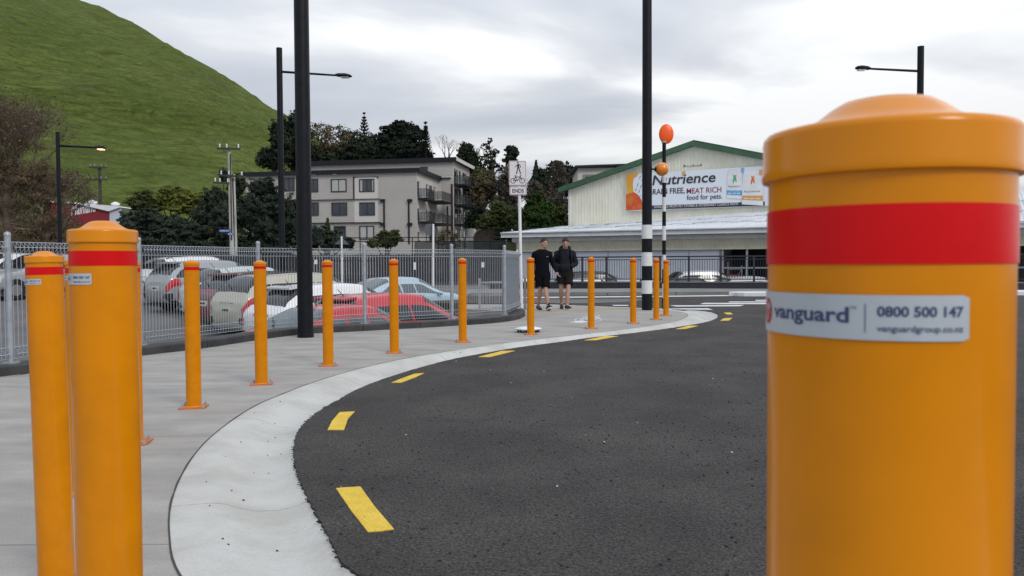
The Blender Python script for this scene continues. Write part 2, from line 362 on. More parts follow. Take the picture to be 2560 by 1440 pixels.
# text as flat polygons
def text2d(s, size, align='LEFT', bold=0.0, shear=0.0, width=None):
    cu = bpy.data.curves.new('t', 'FONT'); cu.body = s; cu.size = size; cu.align_x = align; cu.offset = bold; cu.shear = shear
    cu.resolution_u = 3
    o = bpy.data.objects.new('t', cu); COL.objects.link(o)
    dg = bpy.context.evaluated_depsgraph_get(); dg.update()
    me = bpy.data.meshes.new_from_object(o.evaluated_get(dg))
    vs = [(v.co.x, v.co.y) for v in me.vertices]; fs = [tuple(p.vertices) for p in me.polygons]
    bpy.data.objects.remove(o); bpy.data.curves.remove(cu); bpy.data.meshes.remove(me)
    if width and vs:
        x0 = min(v[0] for v in vs); x1 = max(v[0] for v in vs); k = width / (x1 - x0)
        vs = [((v[0] - x0) * k, v[1]) for v in vs]
    return vs, fs
class Flat:            # 2-D shapes, later mapped into space
    def __init__(s): s.v = []; s.f = []
    def add(s, vs, fs): o = len(s.v); s.v += list(vs); s.f += [tuple(i + o for i in f) for f in fs]; return s
    def stroke(s, pts, w_):
        for a, b in zip(pts[:-1], pts[1:]):
            dx_, dy_ = b[0] - a[0], b[1] - a[1]; l = math.hypot(dx_, dy_) or 1; nx, ny = -dy_ / l * w_ / 2, dx_ / l * w_ / 2
            s.add([(a[0] + nx, a[1] + ny), (b[0] + nx, b[1] + ny), (b[0] - nx, b[1] - ny), (a[0] - nx, a[1] - ny)], [(0, 1, 2, 3)])
        return s
    def disc(s, c, r, n=16, ry=None):
        return s.add([(c[0] + r * math.cos(2 * math.pi * k / n), c[1] + (ry or r) * math.sin(2 * math.pi * k / n)) for k in range(n)], [tuple(range(n))])
    def ring(s, c, r, w_, n=20):
        vs = []
        for k in range(n):
            a = 2 * math.pi * k / n
            for rr in (r - w_ / 2, r + w_ / 2): vs.append((c[0] + rr * math.cos(a), c[1] + rr * math.sin(a)))
        return s.add(vs, [(2 * k, 2 * k + 1, (2 * k + 3) % (2 * n), (2 * k + 2) % (2 * n)) for k in range(n)])
    def poly(s, pts): return s.add(pts, [tuple(range(len(pts)))])
    def to(s, fn): return MB().add([fn(*v) for v in s.v], s.f)
def bike2d(o=(0, 0), k=1.0):
    f = Flat(); T = lambda x, y: (o[0] + x * k, o[1] + y * k); w_ = .075 * k
    f.ring(T(-.5, .3), .27 * k, w_); f.ring(T(.5, .3), .27 * k, w_)
    f.stroke([T(-.5, .3), T(-.22, .72), T(.3, .72), T(-.02, .3), T(-.5, .3)], w_); f.stroke([T(-.02, .3), T(-.26, .82)], w_)
    f.stroke([T(.5, .3), T(.27, .86), T(.42, .92)], w_); f.stroke([T(-.36, .84), T(-.14, .84)], w_ * 1.2)
    return f
def man2d(o=(0, 0), k=1.0):
    f = Flat(); T = lambda x, y: (o[0] + x * k, o[1] + y * k)
    f.disc(T(-.02, 1.62), .11 * k)
    f.poly([T(-.13, 1.42), T(.14, 1.46), T(.17, .85), T(-.09, .85)])
    f.stroke([T(.10, 1.40), T(.33, 1.15), T(.30, .88)], .09 * k); f.stroke([T(-.10, 1.38), T(-.24, 1.1), T(-.42, 1.02)], .09 * k)
    f.stroke([T(-.02, .9), T(-.12, .48), T(-.22, .02)], .14 * k); f.stroke([T(.10, .9), T(.22, .5), T(.36, .04)], .14 * k)
    return f
# ================================================================== ground
def G(x, Y):
    e = -.75 + .04 * (min(Y, 31) - 20) - .03 * (max(x, -12) + 5)
    e = min(e, -.14)
    s0 = 23 + max(0, -x) * .9
    a = 1 - sst(s0, s0 + 7, Y)
    fx = np.interp(Y, [-10, 6.5, 7.8, 9.6, 12, 13.9, 15.6, 17, 24], [-9.5, -5.9, -5.2, -4.7, -3.4, -1.4, -.1, .2, .5])
    a *= sst(0, .5, fx - x)
    g = -.13 + (e + .13) * a
    b = sst(33.6, 34.6, Y) * sst(-1.5, -.3, x) * (1 - sst(90, 120, Y))
    return g + (-1.15 - g) * b
xs = np.concatenate([np.arange(-400, -40, 20), np.arange(-40, -12, 1.5), np.arange(-12, 14, .4), np.arange(14, 60, 3), np.arange(60, 420, 24)])
ys = np.concatenate([np.arange(-60, -6, 9), np.arange(-6, 6, 2), np.arange(6, 46, .5), np.arange(46, 130, 4), np.arange(130, 700, 30)])
mb = MB(); nx = len(xs)
for Y in ys:
    for x in xs: mb.v.append((float(x), float(Y), float(G(x, Y))))
for j in range(len(ys) - 1):
    for i in range(nx - 1): a = j * nx + i; mb.f.append((a, a + 1, a + nx + 1, a + nx))
tag(mb.build('ground', 'asph_old', smooth=True), kind='structure')

# hill: a grassy volcanic cone
HC = Vector((-179, 262)); 
def hill_h(x, Y):
    r = math.hypot(x - HC.x, Y - HC.y)
    h = float(np.interp(r, [0, 20, 37, 50, 64.7, 77.7, 90.7, 102, 114, 130, 150, 172, 190, 206, 230], [98, 94, 87.5, 81, 73.5, 66.5, 59, 52, 43, 32, 20, 9, 3, -.5, -3]))
    an = math.atan2(Y - HC.y, x - HC.x)
    h += 1.2 * math.sin(an * 9 + r * .05) * sst(20, 60, r) * (1 - sst(170, 200, r)) + .5 * math.sin(an * 23 + r * .11)
    for e_, k in ((36, 3.0), (58, .8), (20, .9), (9.5, .9)):     # old terraces running round the cone
        ee = e_ + 2.5 * math.sin(an * 3)
        h += k * (math.exp(-((h - ee) / 1.2) ** 2) - .5 * math.exp(-((h - ee - 3) / 2.5) ** 2))
    return h
from mathutils import noise as mno
mb = MB(); hx = np.arange(-400, 55, 2.6); hy = np.arange(52, 420, 2.9); nx = len(hx)
for Y in hy:
    for x in hx:
        h = hill_h(x, Y); k = sst(0, 6, h)
        h += k * (1.4 * mno.noise(Vector((x * .05, Y * .05, h * .06))) + .9 * mno.noise(Vector((x * .12, Y * .12, h * .30))) + .55 * mno.noise(Vector((x * .25, Y * .25, h * .8))))
        mb.v.append((float(x), float(Y), h))
for j in range(len(hy) - 1):
    for i in range(nx - 1): a = j * nx + i; mb.f.append((a, a + 1, a + nx + 1, a + nx))
tag(mb.build('hill', 'grass', smooth=True, angle=180), kind='structure')

# ------------------------------------------------------------------ kerb, footpath, road
RH = -.032
ipx = [(450,1440),(425,1350),(424,1280),(440,1220),(465,1170),(500,1120),(545,1078),(600,1038),(650,1009),(700,988),(766,962),(839,938.4),(910,918.8),(1015,895.8),(1120,878.5),(1200,866),(1300,853),
       (1400,842),(1480,833),(1580,821),(1640,812.5),(1680,805.6),(1706,797.8),(1719,790.5),(1715,784),(1697,779.5),(1652,774.3),(1580,770.4),(1480,766.6),(1390,763),(1290,760.6)]
opx = [(905,1440),(835,1350),(785,1262),(755,1200),(741,1150),(744,1095),(765,1060),(800,1030),(851,1000),(910,968),(1015,931),(1120,902),(1200,886),(1300,869),(1400,856),(1480,844.7),(1580,833.7),(1680,820.5),
       (1761,807),(1788,798.5),(1797,791),(1790,783.5),(1761,777.2),(1683,772.2),(1630,769.9),(1480,764.2),(1400,761),(1290,758)]
inn = [Vector((8.5, -4.4, 0)), Vector((4.5, -1.8, 0)), Vector((2.5, -.35, 0)), Vector((1.2, .6, 0)), Vector((.2, 1.35, 0)), Vector((-.6, 2.1, 0))] + [on(*a) for a in ipx]
outr = [Vector((9, -3.8, RH)), Vector((5, -1.3, RH)), Vector((3, .1, RH)), Vector((1.7, 1.0, RH)), Vector((.75, 1.72, RH)), Vector((.02, 2.42, RH))] + [on(*b, RH) for b in opx]
Id = catmull(inn, 24); O = catmull(outr, 8)
for p in Id: p.z = 0
for p in O: p.z = RH
I = []; j = 0
for q_ in O:          # nearest point of the inner line for every outer station, never running back
    best = min(range(j, min(j + 60, len(Id))), key=lambda k: (Id[k].x - q_.x) ** 2 + (Id[k].y - q_.y) ** 2); j = best; I.append(Id[best].copy())
I[-1] = Id[-1].copy()
for _ in range(3): I = [I[0]] + [(I[k - 1] + I[k] * 2 + I[k + 1]) / 4 for k in range(1, len(I) - 1)] + [I[-1]]
prof = [(0, 0), (.12, .002), (.28, -.002), (.38, -.014), (.48, -.040), (.60, -.062), (.76, -.070), (.90, -.058), (1.0, -.036)]
kerb = tag(bpy.data.objects.new('kerb', None), kind='structure'); COL.objects.link(kerb)
# split the ring into cast lengths with thin joints
cum = [0]
for i in range(1, len(O)): cum.append(cum[-1] + ((I[i] + O[i]) / 2 - (I[i - 1] + O[i - 1]) / 2).length)
def interp(arr, s):
    j = int(np.searchsorted(cum, s) - 1); j = max(0, min(j, len(cum) - 2)); t = (s - cum[j]) / (cum[j + 1] - cum[j])
    return arr[j].lerp(arr[j + 1], t)
SEG = 2.05; s = .6; total = cum[-1]
segs = []
while s < total - .3: segs.append((s, min(s + SEG, total))); s += SEG
segs[0] = (0, segs[0][1])
for a, b in segs:
    n = max(3, int((b - a) / .12)); mb = MB(); k = len(prof)
    for i in range(n + 1):
        ss = a + .004 + (b - a - .008) * i / n; p, q_ = interp(I, ss), interp(O, ss); dn = (q_ - p).normalized() * .0
        for t, z in prof:
            v = p.lerp(q_, t); w_ = .004 * mno.noise(Vector((v.x * 3, v.y * 3, 0)))
            mb.v.append((v.x, v.y, z + (w_ if .05 < t < .95 else 0)))
        v = p; mb.v.append((p.x, p.y, -.25)); mb.v.append((q_.x, q_.y, -.25))
    K = k + 2
    for i in range(n):
        for j in range(k - 1): mb.f.append((i * K + j, i * K + j + 1, (i + 1) * K + j + 1, (i + 1) * K + j))
        mb.f.append((i * K + k, i * K, (i + 1) * K, (i + 1) * K + k)); mb.f.append((i * K + k - 1, i * K + k + 1, (i + 1) * K + k + 1, (i + 1) * K + k - 1))
    mb.f.append(tuple(range(k)) + (k + 1, k)); mb.f.append(tuple(n * K + j for j in range(k))[::-1] + (n * K + k, n * K + k + 1))
    mb.build('kerb_length', 'kerb', kerb, smooth=True, angle=25)
# dark open joint between kerb and footpath, and under the kerb joints
mb = MB()
for i in range(len(I) - 1):
    d0 = (O[i] - I[i]); d0.z = 0; d0.normalize(); d1 = (O[i + 1] - I[i + 1]); d1.z = 0; d1.normalize()
    wj = .004 + .004 * abs(mno.noise(Vector((I[i].x * 2, I[i].y * 2, 1)))) * 2
    a, b, c, d = I[i] - d0 * wj, I[i + 1] - d1 * wj, I[i + 1] + d1 * .003, I[i] + d0 * .003
    z = Vector((0, 0, .0035)); mb.quad(a + z, b + z, c + z, d + z)
mb.build('kerb_joint', 'crack', kerb)

# footpath slabs
nibpx = [(0,942),(65,935),(350,890),(500,872),(740,837.5),(900,828),(1100,817),(1230,808),(1290,800),(1312,790)]
nibf = [Vector((-9.6, -5, 0)), Vector((-7.6, 2, 0)), Vector((-6.1, 5.6, 0))] + [on(*p) for p in nibpx] + [on(1308, 782)]
NF = catmull(nibf, 6)
poly = [p for p in I] + [Vector((-1.4, 21.6, 0)), Vector((-1.2, 19.4, 0)), Vector((-.3, 18.6, 0))] + [p for p in reversed(NF)]
poly = [(p.x, p.y) for p in poly]
# order: I runs from behind right to far tip to far left ; NF reversed runs far -> behind left
def clip(pl, axis, v, keep_less):
    o = []; n = len(pl)
    for i in range(n):
        a, b = pl[i], pl[(i + 1) % n]; ia = (a[axis] <= v) == keep_less; ib = (b[axis] <= v) == keep_less
        if ia: o.append(a)
        if ia != ib:
            t = (v - a[axis]) / (b[axis] - a[axis]); o.append((a[0] + (b[0] - a[0]) * t, a[1] + (b[1] - a[1]) * t))
    return o
from mathutils.geometry import tessellate_polygon
fp = tag(bpy.data.objects.new('footpath', None), kind='structure'); COL.objects.link(fp)
ysp = [-6, -3, -1, 1.05, 3.16, 5.17, 7.35, 9.5, 11.6, 13.7, 15.8, 17.9, 22.5]
for a, b in zip(ysp[:-1], ysp[1:]):
    pl = clip(clip(poly, 1, b - .004, True), 1, a + .004, False)
    for xa, xb in ((-20, -1.35), (-1.35, 20)) if b < 3 else ((-20, 20),):
        pp = clip(clip(pl, 0, xb - .002, True), 0, xa + .002, False)
        if len(pp) < 3: continue
        vs = [Vector((x, y, 0)) for x, y in pp]; tris = tessellate_polygon([vs]); n = len(vs)
        me = MB(); me.v = [(v.x, v.y, 0) for v in vs] + [(v.x, v.y, -.3) for v in vs]
        me.f = [tuple(t) for t in tris] + [(i, (i + 1) % n, n + (i + 1) % n, n + i) for i in range(n)]
        me.build('slab', 'conc', fp)
fb = MB(); vs = [Vector((x, y, -.02)) for x, y in poly]; fb.v = [tuple(v) for v in vs]; fb.f = [tuple(t) for t in tessellate_polygon([vs])]
fb.build('joint_bed', 'crack', fp)

# road: fresh dark asphalt with a ragged edge against the kerb
dense = []
for i in range(len(O) - 1):
    n = max(1, int((O[i + 1] - O[i]).length / .022)) if O[i].y < 9 and i > 20 else 2
    for k in range(n): 
        t = k / n; p = O[i].lerp(O[i + 1], t); d = (I[i] - O[i]); d.z = 0; d.normalize()
        amp = .013 * mno.noise(Vector((p.x * 30, p.y * 30, 0))) + .010 * mno.noise(Vector((p.x * 9, p.y * 9, 5)))
        dense.append(p + d * (.012 + amp))
dense.append(O[-1])
road = [(p.x, p.y) for p in dense] + [(-3, 23), (-3, 27.6), (70, 27.6), (70, -14), (9.2, -14)]
vs = [Vector((x, y, 0)) for x, y in road]; tris = tessellate_polygon([vs]); n = len(vs)
me = MB(); me.v = [(v.x, v.y, RH + .006) for v in vs] + [(v.x, v.y, RH - .6) for v in vs]
me.f = [tuple(t) for t in tris] + [(i, (i + 1) % n, n + (i + 1) % n, n + i) for i in range(n)]
tag(me.build('road', 'asph'), kind='structure')
RZ = RH + .006
# loose chips of asphalt along the ragged edge and across the ground
mb = MB(); mb2 = MB()
def chip(B_, x, y, z, s_):
    a = random.random() * 6.28; h = s_ * random.uniform(.3, .7)
    vs = [(x + s_ * random.uniform(.6, 1.1) * math.cos(a + k * 1.57), y + s_ * random.uniform(.6, 1.1) * math.sin(a + k * 1.57), z - .001) for k in range(4)]
    vs += [(x + (v[0] - x) * .55, y + (v[1] - y) * .55, z + h) for v in vs]
    B_.add(vs, [(4, 5, 6, 7), (0, 1, 5, 4), (1, 2, 6, 5), (2, 3, 7, 6), (3, 0, 4, 7)])
for k in range(0, len(dense)):
    p = dense[k]
    if p.y > 7 or p.y < 2.4: continue
    for _ in range(2):
        if random.random() < .55: chip(mb, p.x + random.uniform(-.012, .012), p.y + random.uniform(-.012, .012), RZ - .004, random.uniform(.004, .009))
for _ in range(1400):
    Y = 2.8 + 14 * random.random() ** 1.6; x = random.uniform(-1.2, 6) if random.random() < .9 else random.uniform(-1, 1)
    j = min(range(0, len(O), 3), key=lambda q: (O[q].x - x) ** 2 + (O[q].y - Y) ** 2)
    inside = (Vector((x, Y, 0)) - O[j]).dot(O[j] - I[j]) > 0
    if inside: chip(mb if random.random() < .965 else mb2, x, Y, RZ, random.uniform(.004, .011))
O_ = [q_ for q_ in O[::3]]; I_ = [q_ for q_ in I[::3]]
for _ in range(2600):      # black chips, some painting in the shade of open pores
    Y = random.uniform(4, 15); x = random.uniform(-1, .62 * Y)
    j = min(range(len(O_)), key=lambda q: (O_[q].x - x) ** 2 + (O_[q].y - Y) ** 2)
    if mno.noise(Vector((x * .8, Y * .5, 3))) > -.05 and (Vector((x, Y, 0)) - O_[j]).dot(O_[j] - I_[j]) > 0: chip(mb, x, Y, RZ - .001, random.uniform(.004, .012))
for _ in range(42):
    i = random.randrange(45, len(I) - 40); t = random.uniform(.15, .9); p = I[i].lerp(O[i], t)
    z = float(np.interp(t, [a for a, _ in prof], [b for _, b in prof])); chip(mb, p.x, p.y, z, random.uniform(.005, .010))
for _ in range(70):
    Y = random.uniform(3, 12); x = random.uniform(-4, 0) 
    j = min(range(0, len(I), 3), key=lambda q: (I[q].x - x) ** 2 + (I[q].y - Y) ** 2)
    if (Vector((x, Y, 0)) - I[j]).dot(I[j] - O[j]) > 0: chip(mb if random.random() < .6 else mb2, x, Y, 0, random.uniform(.003, .008))
tag(mb.build('gravel', 'stone'), 'loose dark asphalt chips along the kerb and over the road, some standing in for shaded pores', 'gravel', kind='stuff')
tag(mb2.build('gravel', 'stone2'), 'pale stone chips scattered over the road and footpath', 'gravel', kind='stuff')

# markings on the road
def mark(name, pts, m_, z, parent=None, n=1):
    P = [on(x, y, z) for x, y in pts]; mb = MB(); mb.v = [tuple(p) for p in P] + [(p.x, p.y, p.z - .004) for p in P]; n = len(P)
    mb.f = [tuple(range(n))] + [(i, (i + 1) % n, n + (i + 1) % n, n + i) for i in range(n)]
    return tag(mb.build(name, m_, parent), kind='structure')
YZ = RZ + .004
for q in [((840,1220),(870,1217.5),(901,1216),(937,1266),(985,1322),(952,1326.5),(920,1329),(878,1276)),((849,1030),(887,1028),(870,1046),(860,1074),(819,1074),(830,1052)),((1037,934),(1061,932),(1036,944),(1003,956),(978,956),(1006,945)),
          ((1255,877),(1288,876.5),(1225,892),(1196,892)),((1515,839.5),(1547,840),(1490,850),(1460,850.5)),((1722,814),(1746,814.5),(1712,822),(1689,822.5)),
          ((1810,795.5),(1831,794.5),(1822,801),(1800,801.5)),((1809,781.5),(1825,781.2),(1833,785.3),(1818,786))]:
    mark('road_dash', q, 'yel', YZ)
for q in [((1675,763.5),(1860,762.2),(1850,765.2),(1690,766.2)),((1760,757),(1925,757.2),(1925,760),(1750,760)),((1640,771.5),(1770,770.5),(1782,774.2),(1700,773.3)),
          ((1530,762.2),(1570,762.4),(1572,764.4),(1535,764.4)),((1890,749.5),(1930,749.5),(1930,751.5),(1888,751.5)),((1825,753.6),(1930,753.4),(1930,755.5),(1820,755.5)),
          ((1300,742.6),(1620,740),(1910,736.4),(1910,738.6),(1620,742.2),(1300,745))]:
    mark('road_line', q, 'wroad', YZ)
mark('road_patch', ((1290,747),(1640,747),(1560,755),(1450,758),(1290,757)), 'asph_old', YZ)
for q in [((960,741.5),(1262,740.5),(1262,743),(960,744))]:
    mark('road_line', q, 'wroad', -.1)
# ochre warning strip and the white symbols painted on the path
mark('warning_strip', ((1340,775.5),(1590,770.5),(1592,773),(1340,779)), 'ochre', .004)
def ground_art(f, px, py, sx, sy, name, m_, z=.005):
    b = f.to(lambda u, v: on(px + u * sx, py - v * sy, z)); return tag(b.build(name, m_), kind='structure')
ground_art(bike2d(), 1470, 804, 42, 14, 'bicycle_symbol', 'wroad')
ground_art(man2d(), 1478, 796, 62, 6, 'walker_symbol', 'wroad')
mark('arrow_symbol', ((1422,805.5),(1455,800.5),(1458,803),(1478,803.5),(1452,807)), 'wroad', .006)

# far side: kerb, footpath and low dark wall with railing on it
mb = MB()
A, B_ = on(1290, 733, 0), Vector((60, 28.4, 0))
fk = tag(bpy.data.objects.new('far_kerb', None), kind='structure'); COL.objects.link(fk)
xk = -1.5; 
while xk < 40:
    MB().box((xk + 1.23, 28.9 - (xk * .012), -.04), (2.44, .16, .17), rz=-.012).build('kerb_stone', 'farconc', fk); xk += 2.47
mb = MB().box((28, 31.6, -.12), (60, 5.2, .24)); tag(mb.build('far_footpath', 'farconc'), kind='structure')

# ------------------------------------------------------------------ dark kerb (nib) that carries the fence
nib = thing('kerb_wall', 'low dark painted concrete kerb under the grey wire fence', 'kerb wall')
def off(pts, d):
    o = []
    for i, p in enumerate(pts):
        a = pts[max(0, i - 1)]; b = pts[min(len(pts) - 1, i + 1)]; t = (b - a); t.z = 0; t.normalize(); o.append(p + Vector((-t.y, t.x, 0)) * d)
    return o
NB = off(NF, .30)
cumn = [0]
for i in range(1, len(NF)): cumn.append(cumn[-1] + (NF[i] - NF[i - 1]).length)
def ni(arr, s):
    j = max(0, min(int(np.searchsorted(cumn, s) - 1), len(cumn) - 2)); t = (s - cumn[j]) / (cumn[j + 1] - cumn[j]); return arr[j].lerp(arr[j + 1], t)
s = 0
while s < cumn[-1] - .2:
    e_ = min(s + 1.05, cumn[-1]); mb = MB(); n = 4
    for k in range(n + 1):
        ss = s + .004 + (e_ - s - .008) * k / n; a, b = ni(NF, ss), ni(NB, ss)
        for p, z in ((a, -.3), (a, .088), (a.lerp(b, .05), .104), (b.lerp(a, .05), .104), (b, .088), (b, -1.6)): mb.v.append((p.x, p.y, z))
    for k in range(n):
        for j in range(5): mb.f.append((k * 6 + j, k * 6 + j + 1, (k + 1) * 6 + j + 1, (k + 1) * 6 + j))
    mb.f += [tuple(range(6)), tuple(n * 6 + j for j in range(6))[::-1]]
    mb.build('kerb_block', 'nib', nib); s = e_
# ------------------------------------------------------------------ wire mesh fence on it
FC = off(NF, .17)
fence = thing('wire_fence', 'galvanised wire mesh fence with looped top on the dark kerb', 'fence')
def fence_pt(px):            # where the fence line passes under this bearing
    best = None
    for i in range(len(FC) - 1):
        for k in range(10):
            p = FC[i].lerp(FC[i + 1], k / 10); d = p - C0; r = d.dot(rtv) / d.dot(fwd) * F + 1280
            if p.y > 5 and (best is None or abs(r - px) < best[0]): best = (abs(r - px), p)
    return best[1]
posts = [fence_pt(x) for x in (27, 352, 648, 912, 1131, 1262)]
d = (posts[1] - posts[0]); posts = [posts[0] - d * 2, posts[0] - d] + posts + [fence_pt(1262) + Vector((.30, 2.1, 0))]
PM = MB().cyl((0, 0, .1), (0, 0, 1.43), .030, n=14).lathe([(.033, 1.42), (.033, 1.44), (.022, 1.455), (.006, 1.462)], 14)
PM.box((0, 0, .112), (.13, .13, .014)).cyl((.045, .045, .11), (.045, .045, .135), .008, n=6).cyl((-.045, -.045, .11), (-.045, -.045, .135), .008, n=6)
pme = PM.mesh('post', 'galv', True, angle=40)
for p in posts[:-1]: link('post', pme, fence, (p.x, p.y, 0))
# bent wires: one bent rod per vertical
def wire_mesh():
    z0, z1 = .15, 1.355; mb = MB(); r = .0036
    pts = [(.0, z0 + .12), (.0, z0), (.055, z0 + .055), (0, z0 + .12), (0, z1 - .12), (.055, z1 - .055), (0, z1), (0, z1 - .12)]
    mb.tube([Vector((0, -a, b)) for a, b in pts], r, 3); return mb.mesh('wire', 'wire')
wme = wire_mesh()
for a, b in zip(posts[:-1], posts[1:]):
    d = (b - a); Ln = d.length; ang = math.atan2(d.y, d.x)
    pr = bpy.data.objects.new('mesh_panel', None); COL.objects.link(pr); pr.parent = fence; pr.location = (a.x, a.y, 0); pr.rotation_euler = (0, 0, ang)
    n = int(Ln / .05); last = b is posts[-1]
    if last: n = int(Ln / .028)
    if a.x < -7.5: 
        continue
    for k in range(1, n):
        w_ = link('wire', wme, pr, (Ln * k / n, 0, 0))
    rm = MB()
    for z, y in ((.15, 0), (.205, -.055), (.27, 0), (.70, 0), (1.235, 0), (1.30, -.055), (1.355, 0)):
        if z == .70: continue
        MB().cyl((.03, y, z), (Ln - .03, y, z), .0044, n=4).build('rail_wire', 'wire', pr)
# end bay: solid looking grey screen fixed behind the mesh
a, b = posts[-2], posts[-1]; d = (b - a).normalized(); nn_ = Vector((-d.y, d.x, 0))
scr = thing('gate_screen', 'flat grey screen panel closing the far end of the wire fence', 'screen panel', tuple(a), math.atan2(d.y, d.x))
Ln = (b - a).length
MB().box((Ln / 2, .05, .72), (Ln - .06, .012, 1.24)).build('sheet', 'panel', scr)
for z in (.3, 1.2): MB().box((Ln / 2, .035, z), (Ln - .06, .018, .03)).build('rail', 'galv', scr)
MB().cyl((Ln, .04, -.1), (Ln, .04, 1.40), .02, n=10).build('post', 'bwhite', scr)
# second, lower gate behind
gt = thing('wire_gate', 'grey wire gate standing behind the end of the fence', 'gate', (-.78, 19.3, G(-.8, 19.3)), -.12)
gz = 1.55
for x in (0, 1.1): MB().box((x, 0, gz / 2 + .1), (.05, .05, gz)).build('post', 'galv', gt)
for z in (.3, gz): MB().box((.55, 0, z), (1.05, .03, .04)).build('rail', 'galv', gt)
gb = MB().cyl((0, 0, .3), (0, 0, gz), .006, n=5).mesh('bar', 'galv')
for k in range(1, 14): link('bar', gb, gt, (k * 1.1 / 14, 0, 0))
MB().box((.68, -.03, .95), (.14, .01, .22)).build('notice', 'bwhite', gt)

# ================================================================== bollards
RB = .057
def bollard_parts(root):
    b = MB().lathe([(RB, .01), (RB, 1.174)], 64); b.build('tube', 'orange', root, smooth=True)
    c = MB().lathe([(.0590, 1.1565), (.0600, 1.1568), (.0604, 1.1590), (.0597, 1.1615), (.0598, 1.1765), (.0594, 1.1785), (.0580, 1.1802), (.0540, 1.1812), (.0450, 1.1822), (.0390, 1.1842), (.0330, 1.1878), (.0270, 1.1925), (.0215, 1.1958), (.0150, 1.1973), (.003, 1.1978)], 64)
    c.build('cap', 'orange', root, smooth=True, angle=60)
    MB().lathe([(RB + .0004, 1.1145), (RB + .0006, 1.1146), (RB + .0006, 1.1414), (RB + .0004, 1.1415)], 64).build('red_band', 'red', root, smooth=True)
    # wrap-round label, 125 mm long
    R1 = RB + .0008; n = 40; mb = MB(); W = .125; z0, z1 = 1.0805, 1.1008
    rr = .0012
    for k in range(n + 1):
        u = -W * (1 - k / n); a = u / R1; inset = 0
        if k in (0, n): inset = rr
        for z in (z0 + inset, z1 - inset): mb.v.append((R1 * math.cos(a), R1 * math.sin(a), z))
    for k in range(n): mb.f.append((2 * k, 2 * k + 2, 2 * k + 3, 2 * k + 1))
    lb = mb.build('label', 'label', root, smooth=True)
    R2 = R1 + .0002; zc = (z0 + z1) / 2
    def wrap(vs, fs, u0, v0):
        return MB().add([(R2 * math.cos((u0 + x) / R2), R2 * math.sin((u0 + x) / R2), v0 + y) for x, y in vs], fs)
    def T(s_, size, width, u0, v0, bold, name, m_):
        vs, fs = text2d(s_, size, bold=bold, width=width); wrap(vs, fs, u0, v0).build(name, m_, lb)
    T('vanguard', .0098, .0465, -.0975, zc - .0024, .00025, 'lettering', 'ink')
    T('TM', .0022, .0026, -.0505, zc + .0035, 0, 'lettering', 'ink')
    T('0800 500 147', .0062, .0362, -.0392, zc + .0008, .00018, 'lettering', 'ink')
    T('vanguardgroup.co.nz', .0040, .0362, -.0392, zc - .0060, .00005, 'lettering', 'ink')
    f = Flat().stroke([(-.0441, -.0068), (-.0441, .0062)], .0004); wrap(f.v, f.f, 0, zc).build('divider', 'ink', lb)
    f = Flat().disc((-.1075, 0), .0066, 24, .0066); wrap(f.v, f.f, 0, zc).build('logo_disc', 'logo', lb)
    R2 += .0002
    f = Flat().stroke([(-.1110, .0040), (-.1075, -.0045), (-.1035, .0040)], .0010).stroke([(-.1092, .0045), (-.1070, .0005), (-.1050, .0045)], .0006); wrap(f.v, f.f, 0, zc).build('logo_mark', 'label', lb)
    # base plate with chamfered corners, weld collar, four bolts
    h = .1; c_ = .018
    pl = [(-h + c_, -h), (h - c_, -h), (h, -h + c_), (h, h - c_), (h - c_, h), (-h + c_, h), (-h, h - c_), (-h, -h + c_)]
    MB().prism(pl, 0.0, .010).build('base_plate', 'plate', root)
    MB().lathe([(RB + .006, .010), (RB + .005, .013), (RB + .0005, .018)], 32).build('weld_collar', 'orange', root, smooth=True)
    bm_ = MB().lathe([(.016, .010), (.016, .013)], 10).lathe([(.0105, .013), (.0105, .023), (.008, .0245)], 6).lathe([(.006, .0245), (.006, .033)], 8).mesh('bolt', 'galv')
    for a in (-.075, .075):
        for b_ in (-.075, .075): link('bolt', bm_, root, (a, b_, 0))
bl = [  # px, base py (or None), depth, label azimuth, label
 (None, (.190, .407), 1.0, -79.5, 'closest orange bollard, filling the right side, with a large silver lettered sticker'),
 (None, (-.760, 1.490), 1.0, -82.7, 'tall orange bollard in front of the car park fence, second closest to the viewer'),
 (None, (-1.582, 2.740), .972, -71, 'orange bollard just left of the second closest one, its silver sticker showing'),
 (None, (-2.115, 3.90), .965, -78, 'orange bollard almost hidden between two nearer ones, only an edge of red band showing'),
 (None, (-2.375, 4.98), .96, -100, 'orange bollard hidden behind the second closest one, its base plate corner peeking out'),
 ((485, 1018), None, 1.153, -200, 'orange bollard with bolted base in front of the silver hatchbacks beyond the fence'),
 ((654, 960), None, 1.153, -200, 'orange bollard in front of the white hatchback, left of the thick black pole'),
 ((821, 914), None, 1.16, -200, 'orange bollard immediately right of the thick black pole'),
 ((986, 882), None, 1.175, -200, 'orange bollard in front of the bright red hatchback beyond the fence'),
 ((1157, 855.5), None, 1.19, -200, 'orange bollard near the far end of the wire fence, left of the round drain cover'),
 ((1327, 836.5), None, 1.2, -165, 'orange bollard overlapping the man in black, beside the round drain cover'),
 ((1478, 821.5), None, 1.21, -165, 'orange bollard standing over the white bicycle symbol'),
 ((1583, 808.5), None, 1.20, -165, 'orange bollard just left of the black and white banded pole'),
 ((1640.5, 799), None, 1.19, -165, 'orange bollard just right of the black and white banded pole'),
 ((1665, 789.5), None, 1.17, -165, 'last orange bollard, in front of the thin striped beacon post')]
proto = None
